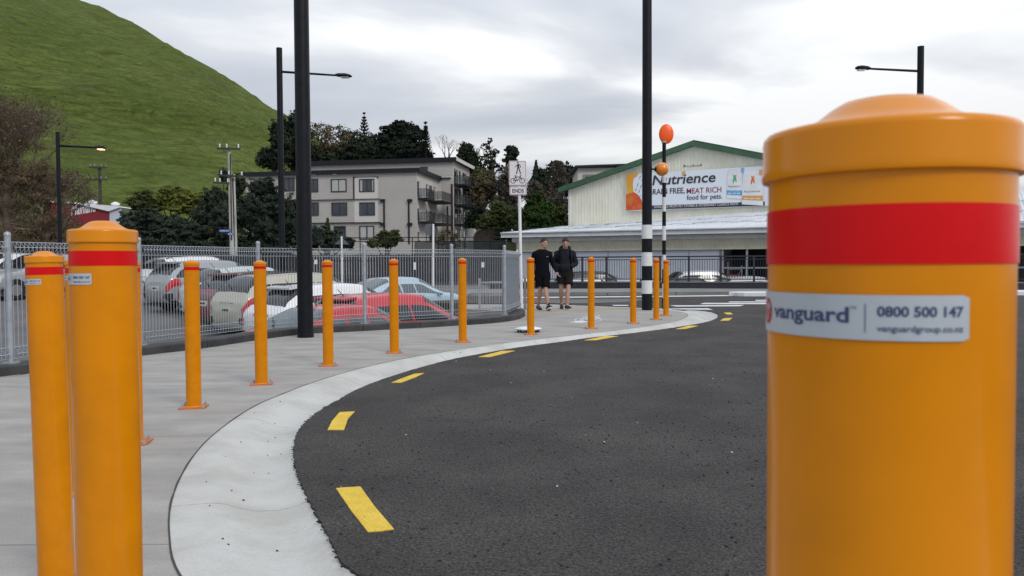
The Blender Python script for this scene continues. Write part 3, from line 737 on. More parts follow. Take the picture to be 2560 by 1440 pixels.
for pxy, xy, H, az, lab in bl:
    if pxy: p = on(*pxy); xy = (p.x, p.y); H = H / 1.2
    if proto is None:
        r = thing('bollard', lab, 'bollard', (xy[0], xy[1], 0), math.radians(az), 'orange steel bollards along the kerb'); bollard_parts(r); proto = r
    else:
        r = copy_tree(proto); r.location = (xy[0], xy[1], 0); r.rotation_euler = (0, 0, math.radians(az)); r['label'] = lab; r.scale = (1, 1, H)
# the second post from the left leans a little, as in the photograph
for o in list(COL.objects):
    if o.name == 'bollard.002':
        zr = o.rotation_euler.z; o.rotation_euler = (Matrix.Rotation(-.0165, 3, 'Y') @ Matrix.Rotation(zr, 3, 'Z')).to_euler()
# base plates sit square to the kerb: turn plates back
bpy.context.view_layer.update()
for o in list(bpy.data.objects):
    if o.name.split('.')[0] in ('base_plate', 'bolt') and o.parent and o.parent.name.split('.')[0] == 'bollard':
        rt = o.parent; a = math.radians(12) - rt.rotation_euler.z; R_ = Matrix.Rotation(a, 3, 'Z')
        o.rotation_euler = (0, 0, a); l = R_ @ o.location; o.location = l

# ================================================================== poles and lamps
def at_ground(px, py, z=0): p = on(px, py, z); return p
p = on(764, 843)
bp = thing('lamp_pole', 'thick black steel pole rising out of the picture from the fence kerb', 'pole', (p.x, p.y, 0))
MB().cyl((0, 0, 0), (-.0, 0, 8.6), .117, .105, 32).build('shaft', 'black', bp, smooth=True)
MB().lathe([(.124, 0), (.124, .05), (.119, .055)], 24).build('base_collar', 'black', bp, smooth=True)
p = on(1617.5, 775)
zp = thing('banded_pole', 'black steel pole with black and white crossing bands around its lower half', 'pole', (p.x, p.y, 0))
Yp = p.y
def zof(py, Y, px): return at(px, py, Y).z
MB().cyl((0, 0, 0), (0, 0, 9), .118, .105, 32).build('shaft', 'black', zp, smooth=True)
for a, b in ((597, 562.5), (665, 631), (734, 701)):
    z0, z1 = zof(a, Yp, 1617), zof(b, Yp, 1617); MB().lathe([(.1205, z0), (.1225, z0 + .002), (.1225, z1 - .002), (.1205, z1)], 32).build('white_band', 'white', zp, smooth=True)
for a, b in ((631, 597), (701, 665), (774, 734)):
    z0, z1 = zof(a, Yp, 1617), zof(b, Yp, 1617); MB().lathe([(.1195, z0 + .001), (.1215, z0 + .003), (.1215, z1 - .003), (.1195, z1 - .001)], 32).build('black_band', 'black', zp, smooth=True)
z = zof(423, Yp, 1640)
MB().cyl((.1, 0, z), (.2, 0, z), .022, n=10).cyl((.18, 0, z), (.245, 0, z), .05, .085, 16).build('bracket', 'black', zp, smooth=True)
MB().ell((.345, 0, z), (.155, .155, .158), 24, 14).build('amber_globe', 'ball', zp, smooth=True)
p = on(1660, 772)
be = thing('beacon_post', 'thin black and white striped crossing beacon with a red-orange disc', 'beacon', (p.x, p.y, 0)); Yb = p.y
ys_ = [354, 420, 457, 493, 529, 565, 601, 637, 673, 709, 745, 772]
for i, (a, b) in enumerate(zip(ys_[:-1], ys_[1:])):
    z0, z1 = zof(b, Yb, 1660), zof(a, Yb, 1660)
    if i == len(ys_) - 2: z0 = 0
    MB().cyl((0, 0, z0), (0, 0, z1), .046, n=16).build('black_stripe' if i % 2 == 0 else 'white_stripe', 'black' if i % 2 == 0 else 'white', be, smooth=True)
z = zof(335, Yb, 1665)
MB().ell((.05, 0, z), (.175, .06, .235), 28, 16).build('disc', 'beacon', be, smooth=True)
MB().lathe([(.05, 0), (.062, .01), (.062, .035), (.05, .045)], 14, (.0, 0, zof(356, Yb, 1660) - .02)).build('collar', 'galv', be, smooth=True)

def street_lamp(px, ptop, Y, side, pxe, pye, pa_, label, lit=False, wpx=14, ybase=0):
    top = at(px, ptop, Y); a = at(px, pa_, Y); e_ = at(pxe, pye, Y)
    t = thing('street_lamp', label, 'street lamp', (top.x, Y, ybase), 0, 'dark street lamps with one side arm')
    r = wpx / F * Y / 2
    MB().cyl((0, 0, 0), (0, 0, top.z - ybase), r * 1.04, r, 20).build('mast', 'black', t, smooth=True)
    o = Vector((top.x, Y, ybase)); arm0 = a - o; arm1 = e_ - o; L_ = arm1 - arm0; s_ = side
    MB().cyl(arm0, arm0 + L_ * .84, .045, .035, 10).build('arm', 'black', t, smooth=True)
    hl = L_.length * .24; c = arm1 - L_.normalized() * hl * .5
    hb = MB(); 
    secs = [(-.5, .05, .04), (-.3, .13, .085), (.1, .17, .10), (.38, .14, .07), (.5, .04, .02)]
    k = 10; vs = []
    for u, wy, hz in secs:
        for q in range(k):
            an = 2 * math.pi * q / k; vs.append((c.x + u * hl * s_, wy * math.cos(an), c.z + u * L_.normalized().z * hl + hz * math.sin(an) * (1 if math.sin(an) > 0 else .55)))
    fs = [(i * k + q, i * k + (q + 1) % k, (i + 1) * k + (q + 1) % k, (i + 1) * k + q) for i in range(len(secs) - 1) for q in range(k)] + [tuple(range(k)), tuple(range(4 * k, 5 * k))]
    hb.add(vs, fs).build('lamp_head', 'black', t, smooth=True)
    MB().box((c.x + .1 * hl * s_, 0, c.z - .062), (hl * .45, .2, .03)).build('lens', 'lamp' if lit else 'clear', t)
street_lamp(698, 120, 30, 1, 880, 191, 179, 'tall dark street lamp behind the thick black pole, arm pointing right over the trees', wpx=14.5, ybase=-.4)
street_lamp(144, 330, 29, 1, 264, 370, 364, 'lit street lamp with glowing lens in front of the green hill', True, wpx=9.5, ybase=-.5)
street_lamp(2302, 116, 28, -1, 2138, 170, 178, 'dark street lamp rising behind the closest bollard, arm pointing left', wpx=15.5)

# power poles
t = thing('power_pole', 'pale concrete power pole with twin legs and three crossarms, street name plates on it', 'power pole')
Y = 58; b = at(578, 650, Y); tp = at(573, 372, Y); o = Vector((b.x, Y, 0)); t.location = o
MB().cyl((.1, 0, -.5), tp - o, .17, .13, 12).build('pole_shaft', 'pole', t, smooth=True)
MB().cyl(at(590, 640, Y) - o + Vector((0, .1, -1)), at(584, 435, Y) - o + Vector((0, .1, 0)), .10, .07, 10).build('support_shaft', 'pole', t, smooth=True)
MB().cyl(at(582, 600, Y) - o + Vector((0, -.2, 0)), at(579, 385, Y) - o + Vector((0, -.2, 0)), .04, .04, 6).build('cable_duct', 'signk', t)
for (x0, y0, x1, y1) in ((545, 372, 603, 373.5), (548, 439, 612, 442), (536, 457, 575, 459)):
    a, c = at(x0, y0, Y) - o + Vector((0, -.2, 0)), at(x1, y1, Y) - o + Vector((0, -.2, 0))
    d = c - a; MB().box((a + c) / 2, (d.length, .12, .13), R=Matrix.Rotation(-math.atan2(d.z, d.x), 3, 'Y')).build('crossarm', 'polewood', t)
    for k in (.12, .42, .92): q = a.lerp(c, k); MB().lathe([(.03, .06), (.06, .12), (.04, .2), (.065, .24), (.03, .34)], 8, tuple(q)).build('insulator', 'white', t)
sg = thing('street_sign', 'blue street name plates fixed to the pale power pole', 'street sign', tuple(at(572, 579, Y - .5)))
for (x0, x1, y0, y1, s_, mt) in ((548, 576, 573, 580.5, 'HYDRIE WAY', 'signb'), (570, 583, 582, 588, 'ROAD', 'signb')):
    a, c = at(x0, y1, Y - .5), at(x1, y0, Y - .5); oo = Vector(sg.location)
    pp = MB().box((a + c) / 2 - oo, (c.x - a.x, .03, c.z - a.z)).build('plate', mt, sg)
    vs, fs = text2d(s_, .17, width=(c.x - a.x) * .86, bold=.004)
    MB().add([((a.x - oo.x) + (c.x - a.x) * .07 + x, -.02, (a.z - oo.z) + .05 + y_ * .8) for x, y_ in vs], fs).build('lettering', 'bwhite', pp)
t = thing('power_pole', 'dark wooden power pole with two crossarms in front of the hill foot', 'power pole')
Y = 82; b = at(254, 640, Y); o = Vector((b.x, Y, 0)); t.location = o
MB().cyl((0, 0, -.5), at(249, 420, Y) - o, .20, .15, 10).build('pole_shaft', 'polewood', t, smooth=True)
for (x0, y0, x1, y1) in ((226, 418, 270, 420), (220, 449, 271, 450)):
    a, c = at(x0, y0, Y) - o, at(x1, y1, Y) - o; a.y = c.y = -.22
    MB().box((a + c) / 2, (c.x - a.x, .14, .16)).build('crossarm', 'polewood', t)
    for k in (.06, .3, .7, .94): q = a.lerp(c, k); MB().lathe([(.03, .06), (.07, .12), (.05, .2), (.07, .26), (.03, .36)], 8, tuple(q)).build('insulator', 'farconc', t)

# shared path sign
Y = 17.9; b = at(1301, 640, Y)
t = thing('path_sign', 'white shared path sign with walker, bicycle and ENDS plate on a white post', 'sign', (at(1304, 700, Y).x, Y, 0))
o = Vector(t.location)
MB().cyl((0, .03, -.1), at(1297, 405, Y) - o + Vector((0, .03, 0)), .036, .034, 16).build('post', 'bwhite', t, smooth=True)
def rrect(x0, x1, z0, z1, r, n=5):
    o_ = []
    for cx, cz, a0 in ((x1 - r, z1 - r, 0), (x0 + r, z1 - r, 90), (x0 + r, z0 + r, 180), (x1 - r, z0 + r, 270)):
        for k in range(n + 1): a = math.radians(a0 + 90 * k / n); o_.append((cx + r * math.cos(a), cz + r * math.sin(a)))
    return o_
def plate(pxs, pys, name, shapes):
    a, c = at(pxs[0], pys[1], Y) - o, at(pxs[1], pys[0], Y) - o; cx, W = (a.x + c.x) / 2, c.x - a.x; z0, H = a.z, c.z - a.z
    def slab(poly_, y, m_, nm, par):
        b_ = MB(); n = len(poly_); b_.v = [(x, y, z) for x, z in poly_] + [(x, y + .003, z) for x, z in poly_]
        b_.f = [tuple(range(n)), tuple(range(2 * n - 1, n - 1, -1))] + [(i, (i + 1) % n, n + (i + 1) % n, n + i) for i in range(n)]; return b_.build(nm, m_, par)
    pr = slab(rrect(a.x, c.x, a.z, c.z, .025), -.014, 'signw', name, t)
    slab(rrect(a.x + .010, c.x - .010, a.z + .010, c.z - .010, .02), -.0165, 'signr', 'border', pr)
    slab(rrect(a.x + .018, c.x - .018, a.z + .018, c.z - .018, .016), -.019, 'signw', 'face', pr)
    for f, mt in shapes(cx, z0, W, H): f.to(lambda u, v: (u, -.021, v)).build('symbol', mt, pr)
def s1(cx, z0, W, H): return [(man2d((cx + .01, z0 + H * .46), .16), 'signk'), (bike2d((cx, z0 + H * .09), .20), 'signk')]
def s2(cx, z0, W, H):
    vs, fs = text2d('ENDS', .12, bold=.003, width=W * .68); f = Flat(); f.add([(cx - W * .34 + x, z0 + H * .28 + y) for x, y in vs], fs); return [(f, 'signk')]
plate((1272.5, 1315.5), (402, 464.5), 'symbol_plate', s1)
plate((1274, 1316.5), (466, 488), 'word_plate', s2)

# backs of two road signs on the far side of the street
t = thing('stop_sign', 'back of an octagonal road sign on a white post beyond the car park', 'sign', tuple(at(1083, 722, 34)))
o = Vector(t.location); t.location.z = G(o.x, 34); o = Vector(t.location)
MB().cyl((0, 0, 0), at(1083, 560, 34) - o, .05, .045, 12).build('post', 'bwhite', t, smooth=True)
c = at(1074, 574, 34) - o; c.y = .07
MB().cyl(c, c + Vector((0, .01, 0)), .26, n=8).build('plate', 'signgrey', t)
t = thing('give_way_sign', 'back of a triangular road sign on a white post behind the fence', 'sign'); t.location = (at(855, 700, 36).x, 36, -.13); o = Vector(t.location)
MB().cyl((0, 0, 0), at(854, 591, 36) - o, .045, .04, 12).build('post', 'bwhite', t, smooth=True)
a, b, c = (at(q[0], q[1], 36) - o + Vector((0, .07, 0)) for q in ((836, 611), (872, 611), (854, 593)))
pb = MB(); pb.v = [tuple(a), tuple(b), tuple(c)] + [(v.x, v.y + .01, v.z) for v in (a, b, c)]; pb.f = [(0, 1, 2), (5, 4, 3), (0, 3, 4, 1), (1, 4, 5, 2), (2, 5, 3, 0)]
pb.build('plate', 'signgrey', t)

# domed drain cover on short feet
p = on(1321, 830)
t = thing('drain_cover', 'domed silver cover on short feet standing on the footpath behind a bollard', 'cover', (p.x, p.y, 0))
MB().lathe([(.214, .052), (.218, .056), (.20, .066), (.12, .082), (.02, .088)], 32).build('dome', 'bwhite', t, smooth=True)
MB().lathe([(.210, .042), (.210, .052)], 32).build('rim', 'galv', t, smooth=True)
fm = MB().box((0, 0, .021), (.03, .03, .044)).mesh('foot', 'plastic')
for k in range(6): link('foot', fm, t, (.17 * math.cos(k * 1.047 + .3), .17 * math.sin(k * 1.047 + .3), 0))

# traffic island kerb
p = on(1838, 738, RZ)
isl = MB(); a, c = on(1836, 741, RZ), on(2640, 744, RZ); Y0 = a.y; pts = []
for k in range(9): th = math.pi / 2 + math.pi * k / 8; pts.append((a.x + .55 + .55 * math.cos(th), Y0 + .6 + .6 * math.sin(th)))
pts += [(24, Y0 - .4), (24, Y0 + 1.0)]
tag(isl.prism(pts, RZ, .09).build('traffic_island', 'bwhite'), 'low white painted traffic island beyond the pedestrian crossing', 'traffic island')

# far railing on a low wall
wa, wb = Vector((.2, 36, 0)), Vector((24, 25.9 + 3.4, 0))
d = (wb - wa); rl_ang = math.atan2(d.y, d.x)
lw = thing('low_wall', 'low dark retaining wall under the charcoal railing', 'wall', tuple(wa), rl_ang); Lw = d.length
MB().box((Lw / 2 - .5, 0, -.35), (Lw + 1.5, .25, 1.2)).build('wall_body', 'rail', lw)
MB().box((Lw / 2 - .5, 0, .262), (Lw + 1.5, .30, .04)).build('coping', 'farconc', lw)
rl = thing('railing', 'charcoal pool-style railing with thin bars along the far footpath', 'railing', tuple(wa), rl_ang)
pxs = [1395, 1456, 1516, 1581, 1650, 1722, 1802, 1885, 1972, 2065, 2165, 2270, 2385, 2510, 2650]
ts = []
for x in pxs:
    r_ = ray(x, 690); k = r_.x / r_.y       # x = k*Y
    tt = (k * wa.y - wa.x) / (d.x - k * d.y); ts.append(tt * Lw)
ts = [ts[0] - 1.1] + ts
pm = MB().box((0, 0, .82), (.09, .07, 1.08)).box((0, 0, .29), (.16, .14, .02)).mesh('post', 'rail')
bm2 = MB().cyl((0, 0, .40), (0, 0, 1.22), .011, n=5).mesh('bar', 'rail')
for i, t_ in enumerate(ts):
    link('post', pm, rl, (t_, 0, 0))
    if i + 1 < len(ts):
        n = max(6, int((ts[i + 1] - t_ - .1) / .098))
        for k in range(1, n): link('bar', bm2, rl, (t_ + .04 + (ts[i + 1] - t_ - .08) * k / n, 0, 0))
for z, h in ((1.345, .06), (1.225, .035), (.385, .045)): MB().box(((ts[0] + ts[-1]) / 2, 0, z), (ts[-1] - ts[0] + .1, .055, h)).build('rail', 'rail', rl)
MB().box((ts[5] + .35, -.03, 1.02), (.20, .01, .035)).build('notice', 'logo', rl)
# ================================================================== buildings
class Frame:
    def __init__(s, O, ang): s.O = Vector(O); s.a = ang; s.R = Matrix.Rotation(ang, 3, 'Z'); s.Ri = s.R.transposed()
    def uw(s, px, py, v=0.0):
        o = s.Ri @ (C0 - s.O); d = s.Ri @ ray(px, py); t = (v - o.y) / d.y; p = o + d * t; return p.x, p.z
    def u(s, px, v=0.0, py=500): return s.uw(px, py, v)[0]
    def w(s, px, py, v=0.0): return s.uw(px, py, v)[1]
    def side(s, px, py, u):      # hit plane x=u -> (v,w)
        o = s.Ri @ (C0 - s.O); d = s.Ri @ ray(px, py); t = (u - o.x) / d.x; p = o + d * t; return p.y, p.z
def slabxz(poly, y0, y1):       # polygon in x-z extruded along y
    b = MB(); n = len(poly); b.v = [(x, y0, z) for x, z in poly] + [(x, y1, z) for x, z in poly]
    b.f = [tuple(range(n)), tuple(range(2 * n - 1, n - 1, -1))] + [(i, (i + 1) % n, n + (i + 1) % n, n + i) for i in range(n)]; return b
def bx(x0, x1, y0, y1, z0, z1): return MB().box(((x0 + x1) / 2, (y0 + y1) / 2, (z0 + z1) / 2), (abs(x1 - x0), abs(y1 - y0), abs(z1 - z0)))

# ---- apartment block
fr = Frame((-10.6, 90, 0), math.atan2(-.175, .985))
ap = thing('apartment_block', 'greige weatherboard apartment block with dark flat fascias, balconies and sliding windows', 'building', (-10.6, 90, 0), fr.a)
uL = fr.u(615); zA = fr.w(1035, 424); zB0 = fr.w(1035, 424)
VB = 9.0
ap_w = bx(uL, 0, 0, VB, -1, zA - .15).build('wall', 'bldg', ap)
# recess-and-projection reading: thin projecting bays
def pw(px0, px1, py0, py1, v=0.0):
    a = fr.uw(px0, py1, v); b = fr.uw(px1, py0, v); return a[0], b[0], a[1], b[1]
# weatherboards as real lapped boards on the front (joined: under 10 px each)
mb = MB(); z = .3
while z < zA - .35:
    mb.box(((uL + 0) / 2, -.03, z), (abs(uL) + .0, .03, .145), R=Matrix.Rotation(.12, 3, 'X')); z += .17
tag(mb.build('weatherboards', 'bldg', ap), kind='stuff')
bx(uL - .3, .35, -.35, VB, zA - .12, zA + .10).build('roof', 'trim', ap)
bx(uL - .3, .35, -.42, -.36, zA - .30, zA + .16).build('fascia', 'trim', ap)
bx(.36, .42, -.36, VB, zA - .30, zA + .16).build('fascia', 'trim', ap)
def window(par, x0, x1, z0, z1, v, curt=False, nrm=-1, split=True):
    f = MB(); t = .09
    for a, b, c, d in ((x0 - t, x1 + t, z1, z1 + t), (x0 - t, x1 + t, z0 - t, z0), (x0 - t, x0, z0, z1), (x1, x1 + t, z0, z1)): f.box(((a + b) / 2, v - .06, (c + d) / 2), (b - a, .10, d - c))
    if split: f.box(((x0 + x1) / 2, v - .055, (z0 + z1) / 2), (.07, .07, z1 - z0))
    fo = f.build('window', 'frame', par)
    if curt:
        w_ = (x1 - x0)
        for a, b in ((x0 + .02, x0 + w_ * .46), (x0 + w_ * .56, x1 - .02)) if curt == 2 else ((x0 + .02, x0 + w_ * .49), (x0 + w_ * .51, x1 - .02)) if curt == 1 else ((x0 + .02, x0 + w_ * .16), (x1 - w_ * .1, x1 - .02)):
            bx(a, b, v - .052, v - .045, z0, z1).build('curtain', 'curtain', fo)
    for a, b in ((x0, (x0 + x1) / 2), ((x0 + x1) / 2, x1)): bx(a + .02, b - .02, v - .043, v - .035, z0, z1).build('pane', 'glass', fo)
    return fo
for (a, b, c, d, cu) in ((830.5, 865, 449, 478, 1), (901, 934.5, 449, 478, 3), (775, 794, 449, 478, 0), (712, 735, 446, 476, 0), (832, 866.5, 508, 537, 0), (901.5, 936, 507.5, 537, 0),
                        (775, 795.5, 508, 537, 0), (838, 863, 567, 597, 0), (901.5, 934, 566, 596.5, 2), (650, 680, 447, 476, 0)):
    x0, x1, z0, z1 = pw(a, b, c, d); window(ap, x0, x1, z0, z1, -.04, cu)
# recess frame lines round the right-hand bay, string courses, downpipes, vents
for q in ((885, 945.5, 441.5, 443.5), (884.5, 886.5, 441.5, 497), (944, 946, 441.5, 446)): x0, x1, z0, z1 = pw(*q); bx(x0, x1, -.14, -.03, z0, z1).build('bay_edge', 'trim', ap)
x0, x1, z0, z1 = pw(886.5, 945, 443.5, 558); bx(x0, x1, -.075, -.03, z0, z1).build('bay_panel', 'bldg2', ap)
for q in ((700, 951, 496.5, 502), (700, 953, 555, 560)): x0, x1, z0, z1 = pw(*q); bx(x0, x1, -.28, -.03, z0, z1).build('string_course', 'trim', ap)
for q in ((960, 962.5, 500, 610), (1021.5, 1024, 500, 610)): x0, x1, z0, z1 = pw(*q); bx(x0, x1, -.14, -.06, z0, z1).build('downpipe', 'trim', ap)
for q in ((952, 963, 498, 505), (952, 963, 557, 564), (1020, 1031, 498, 505), (1020, 1031, 557, 564)): x0, x1, z0, z1 = pw(*q); bx(x0, x1, -.3, -.04, z0, z1).build('rainwater_head', 'trim', ap)
for q in ((781, 790, 433.5, 438.5), (834, 843, 433, 438)): x0, x1, z0, z1 = pw(*q); bx(x0, x1, -.3, -.05, z0, z1).build('vent', 'bwhite', ap)
# side of the front block (faces right): recesses, balconies
def side_window(v0, v1, z0, z1, u, mt='glass', par=ap):
    f = bx(u, u + .06, v0, v1, z0, z1).build('side_window', 'frame', par); bx(u + .062, u + .07, v0 + .08, v1 - .08, z0 + .08, z1 - .08).build('pane', mt, f)
for (s0, s1) in ((441, 493), (509, 552), (568, 605)):
    for (p0, p1, mt) in ((1034, 1041, 'glass'), (1045, 1049, 'curtain'), (1065, 1070, 'curtain'), (1073, 1079, 'glass'), (1084, 1088, 'curtain')):
        a = fr.side(p0, (s0 + s1) / 2, 0)[0]; b = fr.side(p1, (s0 + s1) / 2, 0)[0]; a = max(a, .1); b = min(max(b, a + .35), 8.6)
        zz_ = fr.w(1045, s0 + 4, 0) - .0; z0 = fr.w(1045, s1, 0)
        side_window(a, b, z0 + .1, zz_ - .35, .01, mt)
def balcony(par, u0, u1, v0, v1, z, glass=True, h=1.0):
    sl = bx(u0, u1, v0, v1, z - .22, z).build('balcony', 'trim', par)
    r = MB(); r.box(((u1 - .03), (v0 + v1) / 2, z + h), (.05, v1 - v0, .05)).box(((u0 + u1) / 2, v0 + .03, z + h), (u1 - u0, .05, .05))
    n = max(3, int((v1 - v0) / .35))
    for k in range(n + 1): r.box((u1 - .03, v0 + .03 + (v1 - v0 - .06) * k / n, z + h / 2), (.035, .035, h))
    for k in range(4): r.box((u0 + (u1 - u0) * k / 3.2 + .03, v0 + .03, z + h / 2), (.035, .035, h))
    r.build('balustrade', 'trim', sl)
    if glass: bx(u1 - .05, u1 - .04, v0 + .1, v1 - .1, z + .1, z + h - .05).build('glass_panel', 'balglass', sl); bx(u0, u1 - .1, v0 + .02, v0 + .03, z + .1, z + h - .05).build('glass_panel', 'balglass', sl)
for py in (494, 553):
    z = fr.w(1045, py, 0)
    balcony(ap, .05, 1.15, .15, 3.2, z); balcony(ap, .05, 1.9, 4.2, 8.2, z)
# taller rear block
u1 = fr.u(1133, VB, 450); zB = fr.w(1135, 398, VB); uB0 = fr.u(770, VB, 400)
bx(uB0, u1, VB + .01, VB + 15, -1, zB - .1).build('wall', 'bldg', ap)
mb = MB(); z = zA + .3
while z < zB - .3: mb.box(((uB0 + u1) / 2, VB - .02, z), (u1 - uB0, .03, .145), R=Matrix.Rotation(.12, 3, 'X')); z += .17
z = .3
while z < zA: mb.box(((.5 + u1) / 2, VB - .02, z), (u1 - .5, .03, .145), R=Matrix.Rotation(.12, 3, 'X')); z += .17
tag(mb.build('weatherboards', 'bldg', ap), kind='stuff')
bx(uB0 - .3, u1 + .5, VB - .4, VB + 9.5, zB - .1, zB + .12).build('roof', 'trim', ap)
bx(uB0 - .3, u1 + .5, VB - .48, VB - .41, zB - .32, zB + .2).build('fascia', 'trim', ap)
bx(u1 + .51, u1 + .57, VB - .4, VB + 9.5, zB - .25, zB + .2).build('fascia', 'bldg2', ap)
x0, x1, z0, z1 = pw(1053, 1068, 419, 426, VB); window(ap, x0, x1, z0, z1, VB - .04, 0)
x0, x1, z0, z1 = pw(1100, 1128, 444, 447, VB); bx(x0, x1, VB - .3, VB - .04, z0, z1).build('string_course', 'trim', ap)
for q in ((1129.5, 1132, 460, 610), (1119, 1121, 515, 600)): x0, x1, z0, z1 = pw(q[0], q[1], q[2], q[3], VB); bx(x0, x1, VB - .14, VB - .05, z0, z1).build('downpipe', 'trim', ap)
for py in (459, 510, 559):
    z = fr.w(1137, py, VB); balcony(ap, u1 + .05, u1 + 1.5, VB + .2, VB + 3.6, z); balcony(ap, u1 + .05, u1 + 1.3, VB + 4.6, VB + 8.0, z)
for py in (420, 470, 521, 572):
    zt = fr.w(1137, py, VB)
    for a, b, mt in ((.4, 1.5, 'glass'), (1.9, 2.7, 'curtain'), (3.0, 3.6, 'glass'), (4.8, 5.8, 'glass'), (6.2, 7.4, 'curtain')): side_window(VB + a, VB + b, zt - 2.1, zt, u1 + .01, mt)

# ---- small tent roof and hut at its right
t = thing('tunnel_tent', 'white arched tent roof beside the apartment block', 'tent', tuple(at(1215, 610, 84)))
o = Vector(t.location); pr_ = []
a = at(1182, 600, 84) - o; b = at(1265, 600, 84) - o
n = 14; W = b.x - a.x; H = (at(1215, 565, 84) - o).z - a.z
vs = []; 
for y_ in (0, 7):
    for k in range(n + 1): th = math.pi * k / n; vs.append((a.x + W / 2 - W / 2 * math.cos(th), y_, a.z - .3 + (H + .3) * (math.sin(th) ** .7)))
MB().add(vs, [(k, k + 1, n + 2 + k, n + 1 + k) for k in range(n)]).build('canopy', 'bwhite', t, smooth=True)
inner = [( (x - a.x - W / 2) * .97 + a.x + W / 2, y_ + .25, z * .93 - .05) for x, y_, z in vs[:n + 1]]
MB().add(inner + [(inner[-1][0], .25, -4), (inner[0][0], .25, -4)], [tuple(range(n + 3))]).build('end_wall', 'twig', t)
MB().box((0, .1, -1.6), (.9, .1, 2.0)).build('door', 'redwall', t)

# ---- red building with script lettering, white roof
t = thing('red_shed', 'dark red building with white script lettering and a white roof below the hill', 'building'); Y = 76
t.location = at(250, 640, Y); o = Vector(t.location)
P_ = lambda px, py: ((at(px, py, Y) - o).x, (at(px, py, Y) - o).z)
slabxz([P_(110, 640), P_(272, 640), P_(274, 528), P_(196, 510), P_(110, 505)], 0, .3).build('wall', 'redwall', t)
slabxz([P_(272, 640), P_(296, 640), P_(300, 518), P_(273, 527)], .01, .3).build('side_wall', 'lightwall', t)
rv = [P_(110, 504), P_(196, 509.5), P_(274, 527.5), P_(302, 517), P_(212, 507)]
slabxz([P_(110, 505), P_(196, 510), P_(274, 528.5), P_(303, 518.5), P_(302, 516), P_(250, 512), P_(196, 507), P_(110, 501)], -.25, 2).build('roof', 'bwhite', t)
for px, py in ((216, 508), (273, 513)):
    c = at(px, py, Y) - o; MB().lathe([(.25, 0), (.25, .22), (.40, .25), (.38, .42), (.1, .55)], 12, (c.x, 1.2, c.z - .15)).build('roof_vent', 'bwhite', t, smooth=True)
vs, fs = text2d('Mainland', 1.15, shear=.35, bold=.02, width=(P_(243, 530)[0] - P_(178, 530)[0]))
x0, z0 = P_(178, 540); ln = MB().add([(x0 + x, -.03, z0 + .05 + y_ * 1.25 + x * .16) for x, y_ in vs], fs).build('lettering', 'white', t)

# ---- warehouse
A = Vector((4.35, 60, -1.15)); wr = Frame((4.35, 60, 0), math.atan2(-7, 12.4))
wh = thing('warehouse', 'cream gabled warehouse with green barge boards and a low zinc-roofed front annex', 'building', (4.35, 60, 0), wr.a)
uw = wr.uw
e0 = uw(1424, 474); apx = uw(1735, 366); uR = apx[0] * 2 - e0[0]
slope = (apx[1] - e0[1]) / (apx[0] - e0[0])
def corr(x0, x1, zlo, zhi, pitch, amp, y):
    b = MB(); n = int((x1 - x0) / pitch) * 4; 
    for k in range(n + 1):
        x = x0 + (x1 - x0) * k / n; dy_ = (0, amp, amp, 0)[k % 4]
        b.v.append((x, y - dy_, zlo(x))); b.v.append((x, y - dy_, zhi(x)))
    b.f = [(2 * k, 2 * k + 2, 2 * k + 3, 2 * k + 1) for k in range(n)]; return b
top = lambda x: e0[1] + slope * (x - e0[0]) if x < apx[0] else apx[1] - slope * (x - apx[0])
x = e0[0]; 
while x < uR - .1:
    x2 = min(x + 2.6, uR); corr(x, x2, lambda q: -1.2, top, .22, .010, -.01).build('cladding_sheet', 'cream', wh); x = x2
slabxz([(e0[0] + .01, -1.2), (uR - .01, -1.2), (uR - .01, top(uR) - .05), (apx[0], apx[1] - .05), (e0[0] + .01, e0[1] - .05)], .03, 26).build('wall', 'cream', wh)
# barge boards and roof planes
for x0, z0, x1, z1 in ((e0[0] - .75, top(e0[0]) - .75 * slope, apx[0], apx[1]), (apx[0], apx[1], uR + .75, top(uR) - .75 * slope)):
    slabxz([(x0, z0 - .02), (x1, z1 - .02), (x1, z1 + .32), (x0, z0 + .32)], -.45, -.05).build('barge_board', 'green', wh)
    slabxz([(x0, z0 + .36), (x1, z1 + .36), (x1, z1 + .44), (x0, z0 + .44)], -.04, 26.3).build('roof', 'green', wh)
for px, py, wd in ((1660, 0, 0),): pass
bx(e0[0] - .06, e0[0] + .09, -.10, 0, -1.2, e0[1]).build('corner_flashing', 'bwhite', wh)
# faded scar above the billboard
mb = MB()
for k, (px_, w_, h_) in enumerate(((1709, 3, 5), (1713, 2, 3), (1718, 3, 2), (1724, 4, 2), (1731, 4, 4), (1738, 3, 2), (1743, 3, 3), (1748, 3, 2), (1751, 3, 5))):
    a = uw(px_, 417 - k * .35, -.06); b = uw(px_ + w_, 417 - k * .35 - h_, -.06); mb.box(((a[0] + b[0]) / 2, -.05, (a[1] + b[1]) / 2), (b[0] - a[0], .03, b[1] - a[1]))
tag(mb.build('old_sign_fixings', 'farconc', wh), kind='stuff')
